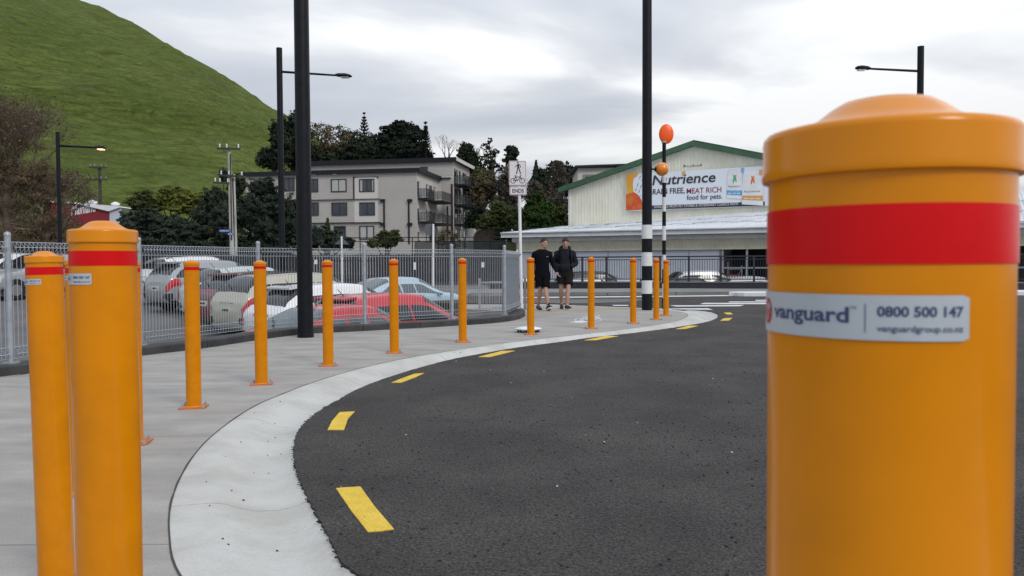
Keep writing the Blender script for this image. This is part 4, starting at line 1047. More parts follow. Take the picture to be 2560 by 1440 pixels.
# billboard
bb = thing('billboard', 'long white pet food billboard across the cream warehouse gable', 'billboard', (4.35, 60, 0), wr.a)
vb = -.22
q = [uw(1565, 527.5, vb), uw(1912, 515.5, vb), uw(1912, 417, vb), uw(1565, 434, vb)]
x0, x1 = q[0][0], q[1][0]; zb_, zt_ = q[0][1], q[3][1]; x1 += 1.2
zt_ = (q[3][1] + q[2][1]) / 2; zb_ = (q[0][1] + q[1][1]) / 2
slabxz([(x0, zb_), (x1, zb_), (x1, zt_), (x0, zt_)], vb, vb + .10).build('board', 'billb', bb)
def bpt(px, py, v=vb): return uw(px, py, v)
def bflat(pts, name, m_, lift, par=bb): return slabxz([bpt(*p) for p in pts], vb - lift, vb - lift + .004).build(name, m_, par, tri=True)
bflat([(1614, 524.5), (1912, 514), (1912, 503.5), (1614, 514.5)], 'footer_band', 'bdark', .012)
bflat([(1565, 436), (1597, 433), (1592, 441), (1584, 446), (1582, 462), (1584, 480), (1567, 486)], 'flame_shape', 'byellow', .016)
bflat([(1565, 486), (1567, 484), (1584, 480), (1594, 486), (1604, 500), (1609, 524), (1565, 526.5)], 'flame_body', 'borange', .014)
f = Flat().stroke([(0, 0)], .1)
for (xx, yy) in ((1588, 478), (1592, 466), (1596, 482), (1600, 470), (1604, 452), (1597, 496), (1598, 447)): a = bpt(xx, yy); slabxz([(a[0], a[1]), (a[0] + .05, a[1]), (a[0] + .14, a[1] + .22), (a[0] + .09, a[1] + .22)], vb - .013, vb - .009).build('kibble', 'farconc', bb)
def btext(s_, px0, px1, pyb, caph, m_, lift=.02, bold=.0, shear=0.0, py_slope=0.0, name='lettering'):
    a = bpt(px0, pyb); b = bpt(px1, pyb); hpx = bpt(px0, pyb - caph)[1] - a[1]
    vs, fs = text2d(s_, hpx / .72, bold=bold * hpx * 1.3, shear=shear, width=b[0] - a[0]); 
    MB().add([(a[0] + x, vb - lift, a[1] + y_) for x, y_ in vs], fs).build(name, m_, bb)
btext('Nutrience', 1631, 1789, 463, 25, 'bdark', bold=.018, shear=.15)
a = bpt(1709, 433); slabxz([(a[0] - .11, a[1] - .10), (a[0] - .02, a[1] - .20), (a[0] + .10, a[1] - .12), (a[0] + .12, a[1] + .06), (a[0] + .03, a[1] + .17), (a[0] - .10, a[1] + .10)], vb - .024, vb - .018).build('letter_dot', 'borange2', bb)
btext('GRAIN FREE,', 1620, 1712, 487, 14, 'bdark', bold=.012)
btext('MEAT RICH', 1717, 1803.5, 484.5, 14, 'bred', bold=.004)
btext('food for pets.', 1717, 1806, 500, 12.5, 'bdark', bold=.010)
btext('AVAILABLE FROM PET STORES & VETERINARY CLINICS NOW', 1635, 1846.5, 520.5, 6.2, 'bwhite', bold=0)
def bag(xa, xb, ya, yb, band, m_, lift, pet, pm_):
    w_ = xb - xa
    bflat([(xa, yb), (xb, yb + 3), (xb + 1, yb - 30), (xb - 1, ya + 5), (xb, ya - 2), (xa + w_ * .12, ya), (xa + 2, ya + 20)], 'bag_print', 'bwhite', lift)
    bflat([(xa + .5, band + 11), (xb, band + 13), (xb, band), (xa + .5, band)], 'bag_band', m_, lift + .004)
    btext('Nutrience', xa + w_ * .10, xa + w_ * .86, band - 7, 5.5, 'bdark', lift + .004, shear=.15)
    cx = xa + w_ * .52; cy = ya + 24
    bflat([(cx - 5, cy + 10), (cx - 2.5, cy + 10), (cx - 1, cy + 2), (cx + 3, cy + 8), (cx + 5, cy + 7), (cx + 3.5, cy - 4), (cx + 4, cy - 12), (cx, cy - 9), (cx - 4, cy - 12), (cx - 3.5, cy - 3), (cx - 5.5, cy + 2)], 'bag_motif', pm_, lift + .004)
    for k in range(3): bflat([(xa + w_ * (.10 + .28 * k), band + 8.5), (xa + w_ * (.30 + .28 * k), band + 8.5), (xa + w_ * (.30 + .28 * k), band + 6.5), (xa + w_ * (.10 + .28 * k), band + 6.5)], 'bag_caption', 'bwhite', lift + .008)
bag(1817, 1856, 424, 495, 476, 'bblue', .03, 0, 'bgreen'); bflat([(1852, 431), (1860, 432), (1861, 419), (1853, 420)], 'bag_tab', 'bblue', .036)
bag(1855, 1908, 427, 511, 489, 'borange2', .05, 0, 'borange'); bflat([(1898, 438), (1906, 439), (1907, 424), (1899, 425)], 'bag_tab', 'borange2', .066)
# annex: front wall line runs from (px1290) to the right, nearer to us
an = Frame((at(1268, 600, 50).x, 50, 0), math.atan2(42.8 - 50, at(1913, 580, 42.8).x - at(1268, 600, 50).x))
ax = bpy.data.objects.new('annex', None); COL.objects.link(ax); ax.parent = wh
mw = Matrix.LocRotScale(wh.location, wh.rotation_euler, None).inverted() @ Matrix.LocRotScale(an.O, Matrix.Rotation(an.a, 3, 'Z').to_euler(), None)
ax.matrix_basis = mw
au = an.uw
L0 = au(1264, 590)[0]; L1 = au(1913, 580)[0] + 16; ze = (au(1265, 590)[1] + au(1913, 577)[1]) / 2
EL = lambda t: au(1265, 588.5)[1] + (au(1913, 575)[1] - au(1265, 588.5)[1]) * (t - L0) / (au(1913, 577)[0] - L0)
z0e, z1e = EL(L0), EL(L1)
slabxz([(L0, z0e - .16), (L1, z1e - .16), (L1, z1e + .06), (L0, z0e + .06)], -.62, -.50).build('gutter', 'bwhite', ax)
slabxz([(L0 + .5, z0e - .42), (L1, z1e - .42), (L1, z1e - .18), (L0 + .5, z0e - .18)], -.10, -.02).build('fascia_board', 'bwhite', ax)
# roof sheets, each lapped over the one below
def roofz(px, py, v): return an.uw(px, py, v)
# ridge meets gable wall: line from (1425,565) to (1913,529)
rd = 8.8
def ridge(t):   # t along eave length
    return 0
ra = wr.uw(1425, 566); rb_ = wr.uw(1913, 530)
def toax(u_, v_, w_): 
    p = wr.R @ Vector((u_, v_, 0)) + wr.O; q_ = an.Ri @ (p - an.O); return Vector((q_.x, q_.y, w_))
RA, RB2 = toax(ra[0], -.05, ra[1]), toax(rb_[0], -.05, rb_[1]); RB2 = RA + (RB2 - RA) * ((L1 - L0 + 1) / (RB2.x - RA.x + 1e-6))
RL = RA + (RA - RB2).normalized() * (RA.x - L0 - 1.5) ; RL.z = RA.z - .55; RL.y = RA.y * .55
rows = 3; ncol = 46
def rp(s_, t_):  # s along, t up the slope
    e = Vector((L0 + (L1 - L0) * s_, -.58, z0e + (z1e - z0e) * s_ + .07))
    r = RL.lerp(RB2, s_) if s_ > .0 else RL
    kx = RA.x; xx = e.x
    if xx < kx: f_ = (xx - L0) / (kx - L0); r = Vector((RL.x + (RA.x - RL.x) * f_, RL.y + (RA.y - RL.y) * f_, RL.z + (RA.z - RL.z) * f_))
    else: f_ = (xx - kx) / (L1 - kx); r = RA.lerp(RB2, f_)
    return e.lerp(r, t_)
for i in range(ncol):
    st = random.uniform(-.05, .05)
    for j in range(rows):
        t0, t1 = j / rows - .012 + (st if j else 0), (j + 1) / rows + (st if j + 1 < rows else .01)
        a0, a1, b0, b1 = rp(i / ncol, t0), rp((i + 1) / ncol, t0), rp(i / ncol, t1), rp((i + 1) / ncol, t1)
        up_ = Vector((0, 0, .05 * (rows - j) / rows)); lo = Vector((0, 0, .012)); b = MB()
        seg = []
        for k in range(13):
            f_ = k / 12; hgt = (0, .035, .035, 0)[k % 4] if 0 < k < 12 else .045
            seg.append((a0.lerp(a1, f_) + up_ * 0 + Vector((0, 0, .05 + hgt)), b0.lerp(b1, f_) + lo + Vector((0, 0, hgt))))
        for p_, q_ in seg: b.v += [tuple(p_), tuple(q_)]
        b.f = [(2 * k, 2 * k + 2, 2 * k + 3, 2 * k + 1) for k in range(12)]
        n0 = len(b.v); b.v += [tuple(seg[0][0] - Vector((0, 0, .07))), tuple(seg[-1][0] - Vector((0, 0, .07)))]
        b.f.append((0, n0, n0 + 1, 24))
        b.build('roof_sheet', 'roofm', ax)
# darker strips along some sheet ends
mb = MB()
for i in range(ncol):
    for j in (1, 2):
        if random.random() < .6:
            a0, a1 = rp(i / ncol, j / rows + random.uniform(-.09, .02)), rp((i + random.uniform(.5, .9)) / ncol, j / rows + random.uniform(-.02, .09))
            u_ = Vector((0, 0, .105)); mb.quad(a0 + u_, a1 + u_, a1 + u_ + Vector((0, .09, .02)), a0 + u_ + Vector((0, .09, .02)))
tag(mb.build('dark_laps', 'farconc', ax), kind='stuff')
zc0, zc1 = au(1500, 623)[1], au(1913, 613)[1]
ub0 = au(1291, 600)[0]; uD = au(1803, 640)[0]
corr(ub0, L1, lambda q: zc0 - .02, lambda q: EL(q) - .12, .20, .03, 0).build('corrugated_band', 'creamd', ax)
bx(ub0 + .02, L1, .02, .3, zc0, z1e - .35).build('band_wall', 'creamd', ax)
bx(ub0, L1, -.07, .0, zc0 - .10, zc0 - .02).build('lintel', 'creamd', ax)
bx(ub0, uD, .06, .30, -1.2, zc0 - .1).build('wall', 'lightwall', ax)
x = ub0 + 1.2
while x < uD: bx(x, x + .03, .045, .06, -1.2, zc0 - .1).build('panel_joint', 'farconc', ax); x += 2.4
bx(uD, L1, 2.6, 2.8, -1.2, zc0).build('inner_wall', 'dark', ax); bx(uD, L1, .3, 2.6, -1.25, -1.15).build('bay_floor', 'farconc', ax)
bx(uD - .1, uD, .02, 2.6, -1.2, zc0 - .1).build('bay_side', 'farconc', ax)
for px in (1806, 1867, 1925, 1990): u_ = au(px, 640)[0]; bx(u_ - .05, u_ + .05, .02, .14, -1.2, zc0 - .1).build('bay_post', 'galv', ax)
bx(uD, L1, .03, .12, zc0 - 1.15, zc0 - 1.07).build('bay_rail', 'galv', ax)
u0_, u1_ = au(1815, 640)[0], au(1850, 640)[0]
g = MB().box(((u0_ + u1_) / 2, .5, .7), (u1_ - u0_, .05, .05)).box((u0_, .5, 0), (.05, .05, 2.2)).box((u1_, .5, -.1), (.05, .05, 2)).tube([(u0_, .5, -.6), (u1_, .5, .7)], .025, 5); g.build('bay_gate', 'galv', ax)

# ---- grey building behind, left of gable
t = thing('grey_block', 'grey building with a flat dark roof rising behind the green barge board', 'building'); Y = 92
t.location = at(1500, 650, Y); o = Vector(t.location); P_ = lambda px, py: ((at(px, py, Y) - o).x, (at(px, py, Y) - o).z)
slabxz([P_(1445, 650), P_(1600, 650), P_(1600, 418), P_(1445, 420)], 0, 8).build('wall', 'bldg', t)
slabxz([P_(1437, 420), P_(1610, 414), P_(1610, 409), P_(1437, 415)], -.6, 8).build('roof', 'trim', t)
a, b = P_(1458, 446), P_(1560, 436); bx(a[0], b[0], -.12, -.01, a[1] - 1.5, b[1]).build('window_surround', 'farconc', t)
f = bx(a[0] + .25, b[0], -.16, -.13, a[1] - 1.5, b[1] - .25).build('window', 'glass', t)
for k in range(4): bx(a[0] + .3 + k * 1.1, a[0] + .36 + k * 1.1, -.20, -.165, a[1] - 1.5, b[1] - .25).build('mullion', 'frame', f)

# ---- dark paling fence and green mesh fence across the street
t = thing('paling_fence', 'black timber paling fence along the far footpath', 'fence'); Y = 46
a = at(330, 700, Y); b = at(1300, 700, Y); t.location = (a.x, Y, -.13)
mb = MB(); x = 0; W = b.x - a.x; top_ = 1.75
while x < W:
    h = top_ + random.uniform(-.02, .02); mb.box((x, random.uniform(-.01, .01), h / 2), (.13, .025, h)); x += .155
tag(mb.build('palings', 'rail', t), kind='stuff')
for z in (.3, 1.4): MB().box((W / 2, .05, z), (W, .05, .1)).build('rail', 'rail', t)
for px, py, w_, h_ in ((1037, 665, .16, .42), (1207, 662, .18, .3), (790, 655, .2, .25)):
    c = at(px, py, Y); MB().box((c.x - a.x, -.05, c.z + .13), (w_, .012, h_)).build('notice', 'bwhite', t)
t = thing('mesh_fence', 'tall dark green mesh fence with pipe rails above the paling fence', 'fence'); Y = 52
a = at(835, 600, Y); b = at(1292, 600, Y); t.location = (a.x, Y, -.13); W = b.x - a.x
zt = at(1100, 593.5, Y).z + .13; zm = at(1100, 603, Y).z + .13
for z in (zt, zm): MB().cyl((0, 0, z), (W, 0, z), .03, n=6).build('rail', 'trim', t)
for k in range(8): MB().cyl((W * k / 7, 0, 0), (W * k / 7, 0, zt), .035, n=6).build('post', 'trim', t)
M['mesh'] = mat('shade_mesh', (.018, .03, .028), .9, alpha=.55)
MB().box((W * .72, 0, zm / 2), (W * .56, .01, zm - .05)).build('shade_cloth', 'mesh', t)

# ================================================================== vegetation
def leaves(P, Nn, size, asp=1.0):
    """P,N arrays -> quads facing around N"""
    n = len(P); r = RNG.normal(size=(n, 3)); t = np.cross(Nn, r); t /= np.linalg.norm(t, axis=1)[:, None] + 1e-9; b = np.cross(Nn, t); b /= np.linalg.norm(b, axis=1)[:, None] + 1e-9
    s = size * RNG.uniform(.5, 1.3, n)[:, None]
    v = np.stack([P - t * s - b * s * .35 * asp, P + t * s * .2 - b * s * .7 * asp, P + t * s + b * s * .2 * asp, P - t * s * .1 + b * s * .7 * asp], 1).reshape(-1, 3)
    return v
def cloud_mesh(name, v, m_, parent=None):
    n = len(v) // 4; me = bpy.data.meshes.new(name)
    me.vertices.add(len(v)); me.vertices.foreach_set('co', v.astype(np.float32).ravel())
    me.loops.add(n * 4); me.loops.foreach_set('vertex_index', np.arange(n * 4, dtype=np.int32))
    me.polygons.add(n); me.polygons.foreach_set('loop_start', np.arange(n, dtype=np.int32) * 4); me.update(calc_edges=True)
    me.materials.append(M[m_]); return link(name, me, parent)
def lobe_points(c, r, n, shell=.55, clumps=0, csz=.25):
    if clumps:
        d = RNG.normal(size=(clumps, 3)); d /= np.linalg.norm(d, axis=1)[:, None]; q = d * (RNG.uniform(shell, 1.02, clumps) ** .6)[:, None]
        idx = RNG.integers(0, clumps, n); off_ = RNG.normal(size=(n, 3)) * csz * .55; off_[:, 2] *= .6
        p = q[idx] + off_; nn2 = off_ / (csz * .55) * .5 + q[idx] * .5 + np.array([0, 0, .35]) + RNG.normal(size=(n, 3)) * .55
    else:
        d = RNG.normal(size=(n, 3)); d /= np.linalg.norm(d, axis=1)[:, None]; p = d * (RNG.uniform(shell ** 3, 1, n) ** (1 / 3))[:, None]; nn2 = d + RNG.normal(size=(n, 3)) * .6
    nn2 /= np.linalg.norm(nn2, axis=1)[:, None] + 1e-9
    return p * np.array(r) + np.array(c), nn2
def tree(name, label, Y, lobes, leaf, size, dens=1.0, trunk=None, cat='tree', group=None, barkm='bark', clump=26, csz=.26, base=None, limbs=True, asp=1.0, tr=.25, solid=True):
    """lobes: (px,py,rx,ry[,dY]) in photo pixels measured at depth Y"""
    k = Y / F; cx = sum(l[0] for l in lobes) / len(lobes)
    pxb = trunk[0] if trunk else cx; b = at(pxb, base if base else 650, Y); z0 = base_z(b.x, Y) if base is None else b.z
    t = thing(name, label, cat, (b.x, Y, z0), 0, group); o = np.array([b.x, Y, z0]); V = []; cores = MB()
    for l in lobes:
        c = at(l[0], l[1], Y + (l[4] if len(l) > 4 else 0)); r = (l[2] * k, min(l[2], l[3]) * k * 1.0, l[3] * k)
        area = (r[0] * r[2]) * 4; size_ = size * .5; n = int(area / (size_ * size_) * 3.1 * dens) + 60
        n = min(n, 20000)
        p, nn2 = lobe_points(np.array(c) - o, r, n, .5, max(10, int(clump * (r[0] * r[2]) ** .5)), csz)
        V.append(leaves(p, nn2, size_, asp))
        if solid:     # inner mass of twigs and shaded leaves so the crown is not see-through at its heart
            p, nn2 = lobe_points(np.array(c) - o, tuple(q * .62 for q in r), int(n * .22), .1); V.append(leaves(p, nn2, size * 1.7, asp))
    cloud_mesh('crown', np.concatenate(V), leaf, t)
    ct = Vector(at(lobes[0][0], lobes[0][1], Y)) - Vector(o)
    top_ = max(2.0, ct.z); tb = MB(); lean = Vector((ct.x * .3, 0, top_ * .75)); tb.tube([(0, 0, -.5), lean * .5, lean], [tr, tr * .8, tr * .5], 8)
    if limbs:
        for l in lobes[:9]:
            c = Vector(at(l[0], l[1], Y + (l[4] if len(l) > 4 else 0))) - Vector(o); mid = lean * .6 + (c - lean * .6) * .5 + Vector((0, 0, -.2)); tb.tube([lean * .55, mid, c + Vector((0, 0, l[3] * k * .5))], [tr * .5, tr * .3, tr * .08], 5)
    tb.build('trunk', barkm, t, smooth=True)
    return t
def base_z(x, Y):
    h = hill_h(x, Y); return max(G(x, Y) if Y < 130 else -.13, h if h > .5 else -5)
def bare(name, label, px, pyb, Y, H_px, W_px, m_, depth=6, nb=3, leafm=None, r0=.2, spread=.5, seed=1, group=None, leafn=0, lsz=.12, z0=None):
    rs = random.Random(seed); b = at(px, pyb, Y); k = Y / F; t = thing(name, label, 'tree', (b.x, Y, b.z), 0, group); mb = MB(); H = H_px * k; W = W_px * k; tips = []
    def go(p, d, l, r, g_):
        q_ = p + d * l; mb.cyl(p, q_, r, r * .72, 5 if g_ < 2 else 3, cap=False); tips.append(q_) if g_ > depth - 3 else None
        if g_ >= depth: return
        for i in range(nb if g_ else nb + 1):
            a = rs.uniform(0, 6.28); s_ = spread * rs.uniform(.5, 1.2); nd = (d + Vector((math.cos(a) * s_ * W / H * 1.6, math.sin(a) * s_, rs.uniform(-.05, .25)))).normalized(); go(q_, nd, l * rs.uniform(.68, .88), r * .62, g_ + 1)
    go(Vector((0, 0, -.3)), Vector((0, 0, 1)), H * .25, r0, 0); mb.build('branches', m_, t)
    if leafm and leafn:
        tp_ = np.array([tuple(v) for v in tips]); idx = RNG.integers(0, len(tp_), leafn); p = tp_[idx] + RNG.normal(size=(leafn, 3)) * H * .03; nn2 = RNG.normal(size=(leafn, 3)); nn2 /= np.linalg.norm(nn2, axis=1)[:, None]
        cloud_mesh('foliage', leaves(p, nn2, lsz), leafm, t)
    return t
TG = None
# far wooded hillside, left to right
tree('dark_tree', 'dark evergreen straddling the hill edge, lowest left clump beside the tall street lamp', 108, [(672, 395, 30, 26), (700, 345, 28, 50), (690, 400, 34, 30)], 'leaf_dark', .40, trunk=(690,), base=470, tr=.4)
tree('dark_tree', 'tall dark evergreen hidden mostly behind the thick black pole', 112, [(740, 320, 34, 38), (725, 365, 40, 50), (752, 380, 36, 60), (775, 400, 30, 30)], 'leaf_dark', .42, trunk=(740,), base=470, tr=.4)
tree('brown_tree', 'autumn brown broadleaf tree showing just right of the thick black pole', 124, [(800, 345, 38, 38), (838, 350, 36, 38), (820, 385, 44, 30)], 'leaf_brown', .34, dens=.62, trunk=(826,), base=470, barkm='barkpale', solid=False, tr=.35)
tree('brown_tree', 'smaller tan brown tree left of the taller spire pine', 126, [(872, 352, 28, 30), (895, 350, 24, 22), (860, 375, 34, 20)], 'leaf_brown', .34, dens=.6, trunk=(872,), base=470, barkm='barkpale', solid=False, tr=.3)
tree('dark_tree', 'low dark rounded tree over the apartment roof beside the brown trees', 116, [(800, 395, 34, 24), (835, 405, 38, 20), (870, 398, 40, 26), (905, 372, 40, 34), (890, 390, 40, 24)], 'leaf_dark', .40, trunk=(870,), base=470, tr=.4)
tree('pine_tree', 'broad dark pine with layered crown, highest of the dark trees above the apartments', 118, [(998, 322, 44, 22), (965, 348, 28, 18), (1040, 335, 26, 22), (1000, 350, 58, 26), (955, 378, 52, 26), (1015, 380, 52, 30), (1045, 380, 26, 28), (1062, 396, 30, 18)], 'leaf_pine', .38, trunk=(1010,), base=470, clump=20, csz=.2, tr=.5)
tree('dark_tree', 'dark tree mass between the spire pine and the broad pine', 121, [(935, 372, 34, 34), (915, 385, 30, 26)], 'leaf_dark', .4, trunk=(930,), base=470, tr=.4)
def spire(label, px, pt, pb, Y, wpx, tiers, pbase=460):
    k = Y / F; b = at(px, pbase, Y); tp = at(px, pt, Y); t = thing('spire_pine', label, 'tree', tuple(b), 0, 'slim tiered spire pines'); H = tp.z - b.z
    MB().cyl((0, 0, 0), (0, 0, H), .28, .05, 8).build('trunk', 'bark', t)
    br = MB(); V = []; zb = at(px, pb, Y).z - b.z
    for i in range(tiers):
        f_ = i / (tiers - 1); z = zb + (H - zb) * (1 - (1 - f_) ** 1.05) - .3 * (f_ < 1); R_ = wpx * k * (1 - f_ ** 1.15 * .86)
        for j in range(7):
            a = j * .898 + i * .5; d = Vector((math.cos(a), math.sin(a), 0)); e_ = d * R_ + Vector((0, 0, z + R_ * .42)); m_ = d * R_ * .5 + Vector((0, 0, z - .02))
            br.tube([(0, 0, z), m_, e_], [.05, .04, .02], 4)
            nL = 16; 
            for q_ in range(nL):
                g_ = .25 + .75 * q_ / nL; pt_ = m_.lerp(e_, (g_ - .5) * 2) if g_ > .5 else Vector((0, 0, z)).lerp(m_, g_ * 2); V.append(tuple(pt_ + Vector((0, 0, .05))))
    br.build('branches', 'leaf_pine', t); p = np.array(V); p = np.repeat(p, 2, 0) + RNG.normal(size=(len(p) * 2, 3)) * .05; nn2 = RNG.normal(size=p.shape) * .5 + np.array([0, 0, 1]); nn2 /= np.linalg.norm(nn2, axis=1)[:, None]
    cloud_mesh('foliage', leaves(p, nn2, .10), 'leaf_pine', t)
spire('taller spire pine with widely spaced tiers against the sky', 912, 284, 345, 122, 17, 9)
spire('slimmer dense spire pine right of the broad dark pine', 1065, 308, 402, 113, 21, 16)
bare('bare_tree', 'pale bare tree fanned against the sky above the rear apartment block', 1118, 420, 122, 80, 74, 'barkpale', 7, 2, r0=.22, spread=.42, seed=5)
tree('dark_tree', 'upright dark tree at the right end of the apartment roof', 120, [(1165, 375, 20, 20), (1158, 395, 16, 14), (1178, 400, 22, 22), (1180, 430, 24, 30)], 'leaf_dark', .34, trunk=(1172,), base=480, tr=.35)
bare('bare_tree', 'bare dark branched tree between the upright dark tree and the ragged gum', 1200, 470, 121, 105, 50, 'bark', 6, 2, r0=.3, spread=.4, seed=9)
tree('gum_tree', 'ragged tall gum with open crown behind the shared path sign', 119, [(1222, 352, 8, 9), (1214, 370, 11, 11), (1226, 385, 16, 10), (1240, 378, 8, 8), (1210, 400, 16, 14), (1232, 410, 16, 12), (1250, 420, 12, 10), (1205, 425, 20, 14)], 'leaf_dark', .26, dens=.8, trunk=(1234,), base=500, solid=False, tr=.4)
tree('dark_tree', 'dark rounded crown directly behind the symbol plate of the path sign', 118, [(1278, 375, 16, 12), (1285, 382, 12, 14), (1274, 398, 18, 14), (1285, 410, 12, 14)], 'leaf_dark', .28, trunk=(1262,), base=500, tr=.3)
tree('olive_tree', 'olive topped tree beside the apartment balconies', 108, [(1190, 432, 24, 16), (1215, 440, 26, 18), (1180, 455, 18, 20)], 'leaf_olive', .3, trunk=(1205,), base=560)
tree('brown_tree', 'rusty brown rounded tree right of the apartment balconies', 104, [(1200, 480, 34, 44), (1225, 470, 22, 36), (1190, 510, 24, 30)], 'leaf_brown', .28, dens=.9, trunk=(1210,), base=580)
tree('grey_tree', 'grey brown leafless thicket left of the path sign post', 102, [(1262, 470, 26, 50), (1290, 480, 24, 46), (1250, 510, 24, 30)], 'leaf_grey', .26, dens=.75, trunk=(1265,), base=580, barkm='barkpale', solid=True)
tree('dark_tree', 'dark low shrubbery tree beside the white tent roof', 96, [(1195, 540, 28, 28), (1175, 555, 14, 20)], 'leaf_dark', .3, trunk=(1195,), base=600)
def conifer(label, px, pt, pb, wpx, Y, m_='leaf_dark', size=.25, pbase=600):
    k = Y / F; b = at(px, pbase, Y); t = thing('conifer', label, 'tree', tuple(b)); H = at(px, pt, Y).z - b.z; zb = at(px, pb, Y).z - b.z
    MB().cyl((0, 0, 0), (0, 0, H), .2, .03, 8).build('trunk', 'bark', t); n = int((wpx * k) * (H - zb) / size ** 2 * 7); f_ = RNG.uniform(0, 1, n) ** .7; fl = np.floor((1 - f_) * 9) / 9; R_ = wpx * k * ((1 - f_ * .0) * (1 - (zb * 0 + (1 - f_)))) 
    z = H - (H - zb) * f_; tier = .72 + .28 * ((f_ * 9) % 1); R_ = wpx * k * f_ * tier; a = RNG.uniform(0, 6.283, n); rr = R_ * RNG.uniform(.2, 1, n) ** .5
    p = np.stack([rr * np.cos(a), rr * np.sin(a), z - rr * .15], 1); nn2 = np.stack([np.cos(a), np.sin(a), RNG.uniform(.2, 1.4, n)], 1); nn2 /= np.linalg.norm(nn2, axis=1)[:, None]
    cloud_mesh('crown', leaves(p, nn2, size), m_, t); return t
conifer('small blue-dark conifer right of the path sign', 1341, 402, 470, 26, 112, 'leaf_pine')
tree('grey_tree', 'tall grey brown poplar with fine upright twigs', 106, [(1395, 435, 20, 36), (1385, 470, 22, 40), (1410, 450, 16, 40)], 'leaf_grey', .24, dens=.8, trunk=(1392,), base=570, barkm='barkpale')
tree('dark_tree', 'dark feathery tree behind the grey poplar', 112, [(1392, 415, 26, 14), (1420, 430, 18, 22), (1360, 440, 20, 22), (1420, 465, 24, 30), (1350, 470, 30, 30)], 'leaf_dark', .3, trunk=(1400,), base=570)
tree('grey_tree', 'grey brown wooded slope tree behind the bright green tree', 104, [(1340, 490, 30, 40), (1370, 510, 34, 36), (1400, 515, 26, 34)], 'leaf_grey', .26, dens=.8, trunk=(1350,), base=590)
tree('green_tree', 'bright green conical tree just right of the path sign post', 78, [(1344, 492, 14, 18), (1335, 515, 28, 24), (1362, 520, 22, 24), (1320, 548, 34, 30), (1358, 550, 38, 30), (1310, 570, 30, 22)], 'leaf_green', .26, dens=1.1, trunk=(1340,), base=620, clump=30)
tree('olive_tree', 'low olive tree left of the bright green conical tree', 82, [(1250, 525, 34, 22), (1280, 540, 30, 26), (1225, 545, 34, 20), (1262, 560, 40, 20), (1210, 560, 24, 14)], 'leaf_olive', .26, trunk=(1250,), base=620)
tree('olive_tree', 'low olive tree against the left corner of the warehouse', 80, [(1400, 530, 26, 22), (1415, 560, 22, 24), (1390, 565, 26, 22)], 'leaf_olive', .26, trunk=(1400,), base=620)
tree('dark_tree', 'dark hedge-like tree at the foot of the green trees, above the annex roof end', 74, [(1280, 590, 34, 14), (1310, 588, 34, 18), (1350, 585, 40, 16), (1400, 580, 34, 14), (1250, 592, 20, 10)], 'leaf_dark', .22, trunk=(1320,), base=625)
# in front of the apartments
tree('cedar_tree', 'large dark drooping cedar left of the apartment block', 62, [(655, 470, 44, 34), (620, 520, 50, 46), (690, 510, 46, 46), (560, 540, 40, 44), (655, 560, 60, 50), (725, 545, 42, 54), (560, 590, 50, 34), (700, 600, 62, 34), (620, 610, 60, 30), (745, 590, 40, 40), (780, 600, 30, 30)], 'leaf_cedar', .20, dens=.85, trunk=(650,), clump=34, csz=.16, asp=.5, tr=.3)
tree('cedar_tree', 'dark cedar behind the pale power pole', 66, [(535, 500, 34, 40), (590, 470, 30, 44), (560, 440, 14, 20), (510, 545, 34, 34), (600, 540, 46, 50)], 'leaf_cedar', .21, dens=.9, trunk=(560,), clump=30, csz=.17, asp=.5)
tree('yellow_shrub', 'yellow-green leafy shrub tree right of the brown bush below the hill', 72, [(420, 482, 34, 18), (455, 492, 40, 22), (500, 500, 36, 20), (445, 512, 44, 24), (400, 498, 24, 20), (500, 525, 40, 22)], 'leaf_yellow', .2, trunk=(440,), cat='shrub', clump=30, csz=.18)
tree('olive_tree', 'brownish olive bush at the left of the yellow-green shrub', 72, [(365, 495, 32, 18), (345, 510, 30, 20), (385, 515, 30, 18)], 'leaf_olive', .2, trunk=(365,))
tree('green_bush', 'dense dark green bush behind the fence, left of the power pole', 64, [(330, 556, 40, 30), (380, 553, 44, 30), (430, 566, 44, 30), (340, 585, 50, 34), (420, 595, 60, 34), (480, 585, 50, 34), (300, 600, 24, 30)], 'leaf_dark', .19, trunk=(390,), cat='shrub', clump=32, csz=.17)
bpy.data.objects['green_bush'].children[0].data.materials[0] = M['leaf_cedar']
conifer('narrow dark green cone shrub in front of the ground floor windows', 820, 545, 622, 26, 80, 'leaf_green', .16, 640)
tree('green_bush', 'low green bush right of the thick black pole, before the apartment wall', 78, [(800, 590, 28, 28), (835, 600, 34, 26), (870, 608, 22, 18), (775, 600, 24, 28)], 'leaf_cedar', .17, trunk=(820,), cat='shrub')
tree('flowering_shrub', 'round glossy shrub in front of the apartment corner', 76, [(962, 592, 22, 20), (985, 588, 18, 16), (972, 605, 36, 16), (935, 608, 18, 12)], 'leaf_olive', .17, trunk=(968,), cat='shrub')
tree('red_twig_shrub', 'reddish bare shrub at the foot of the apartment balconies', 74, [(1118, 592, 18, 22), (1098, 602, 16, 14), (1140, 600, 12, 18)], 'leaf_rust', .12, dens=.7, trunk=(1118,), cat='shrub', solid=False, barkm='twigred')
mb = MB(); V = []
hg = thing('clipped_hedge', 'clipped green hedge along the far edge of the car park', 'hedge', tuple(at(690, 668, 50)))
o = Vector(hg.location); a = at(560, 672, 50) - o; b = at(745, 650, 50) - o
n = 14000; p = np.stack([RNG.uniform(a.x - 3, b.x, n), RNG.uniform(-.7, .5, n), a.z - .2 + (b.z - a.z + .2) * RNG.uniform(0, 1, n) ** .6], 1); p[:, 2] += np.sin(p[:, 0] * 2) * .06
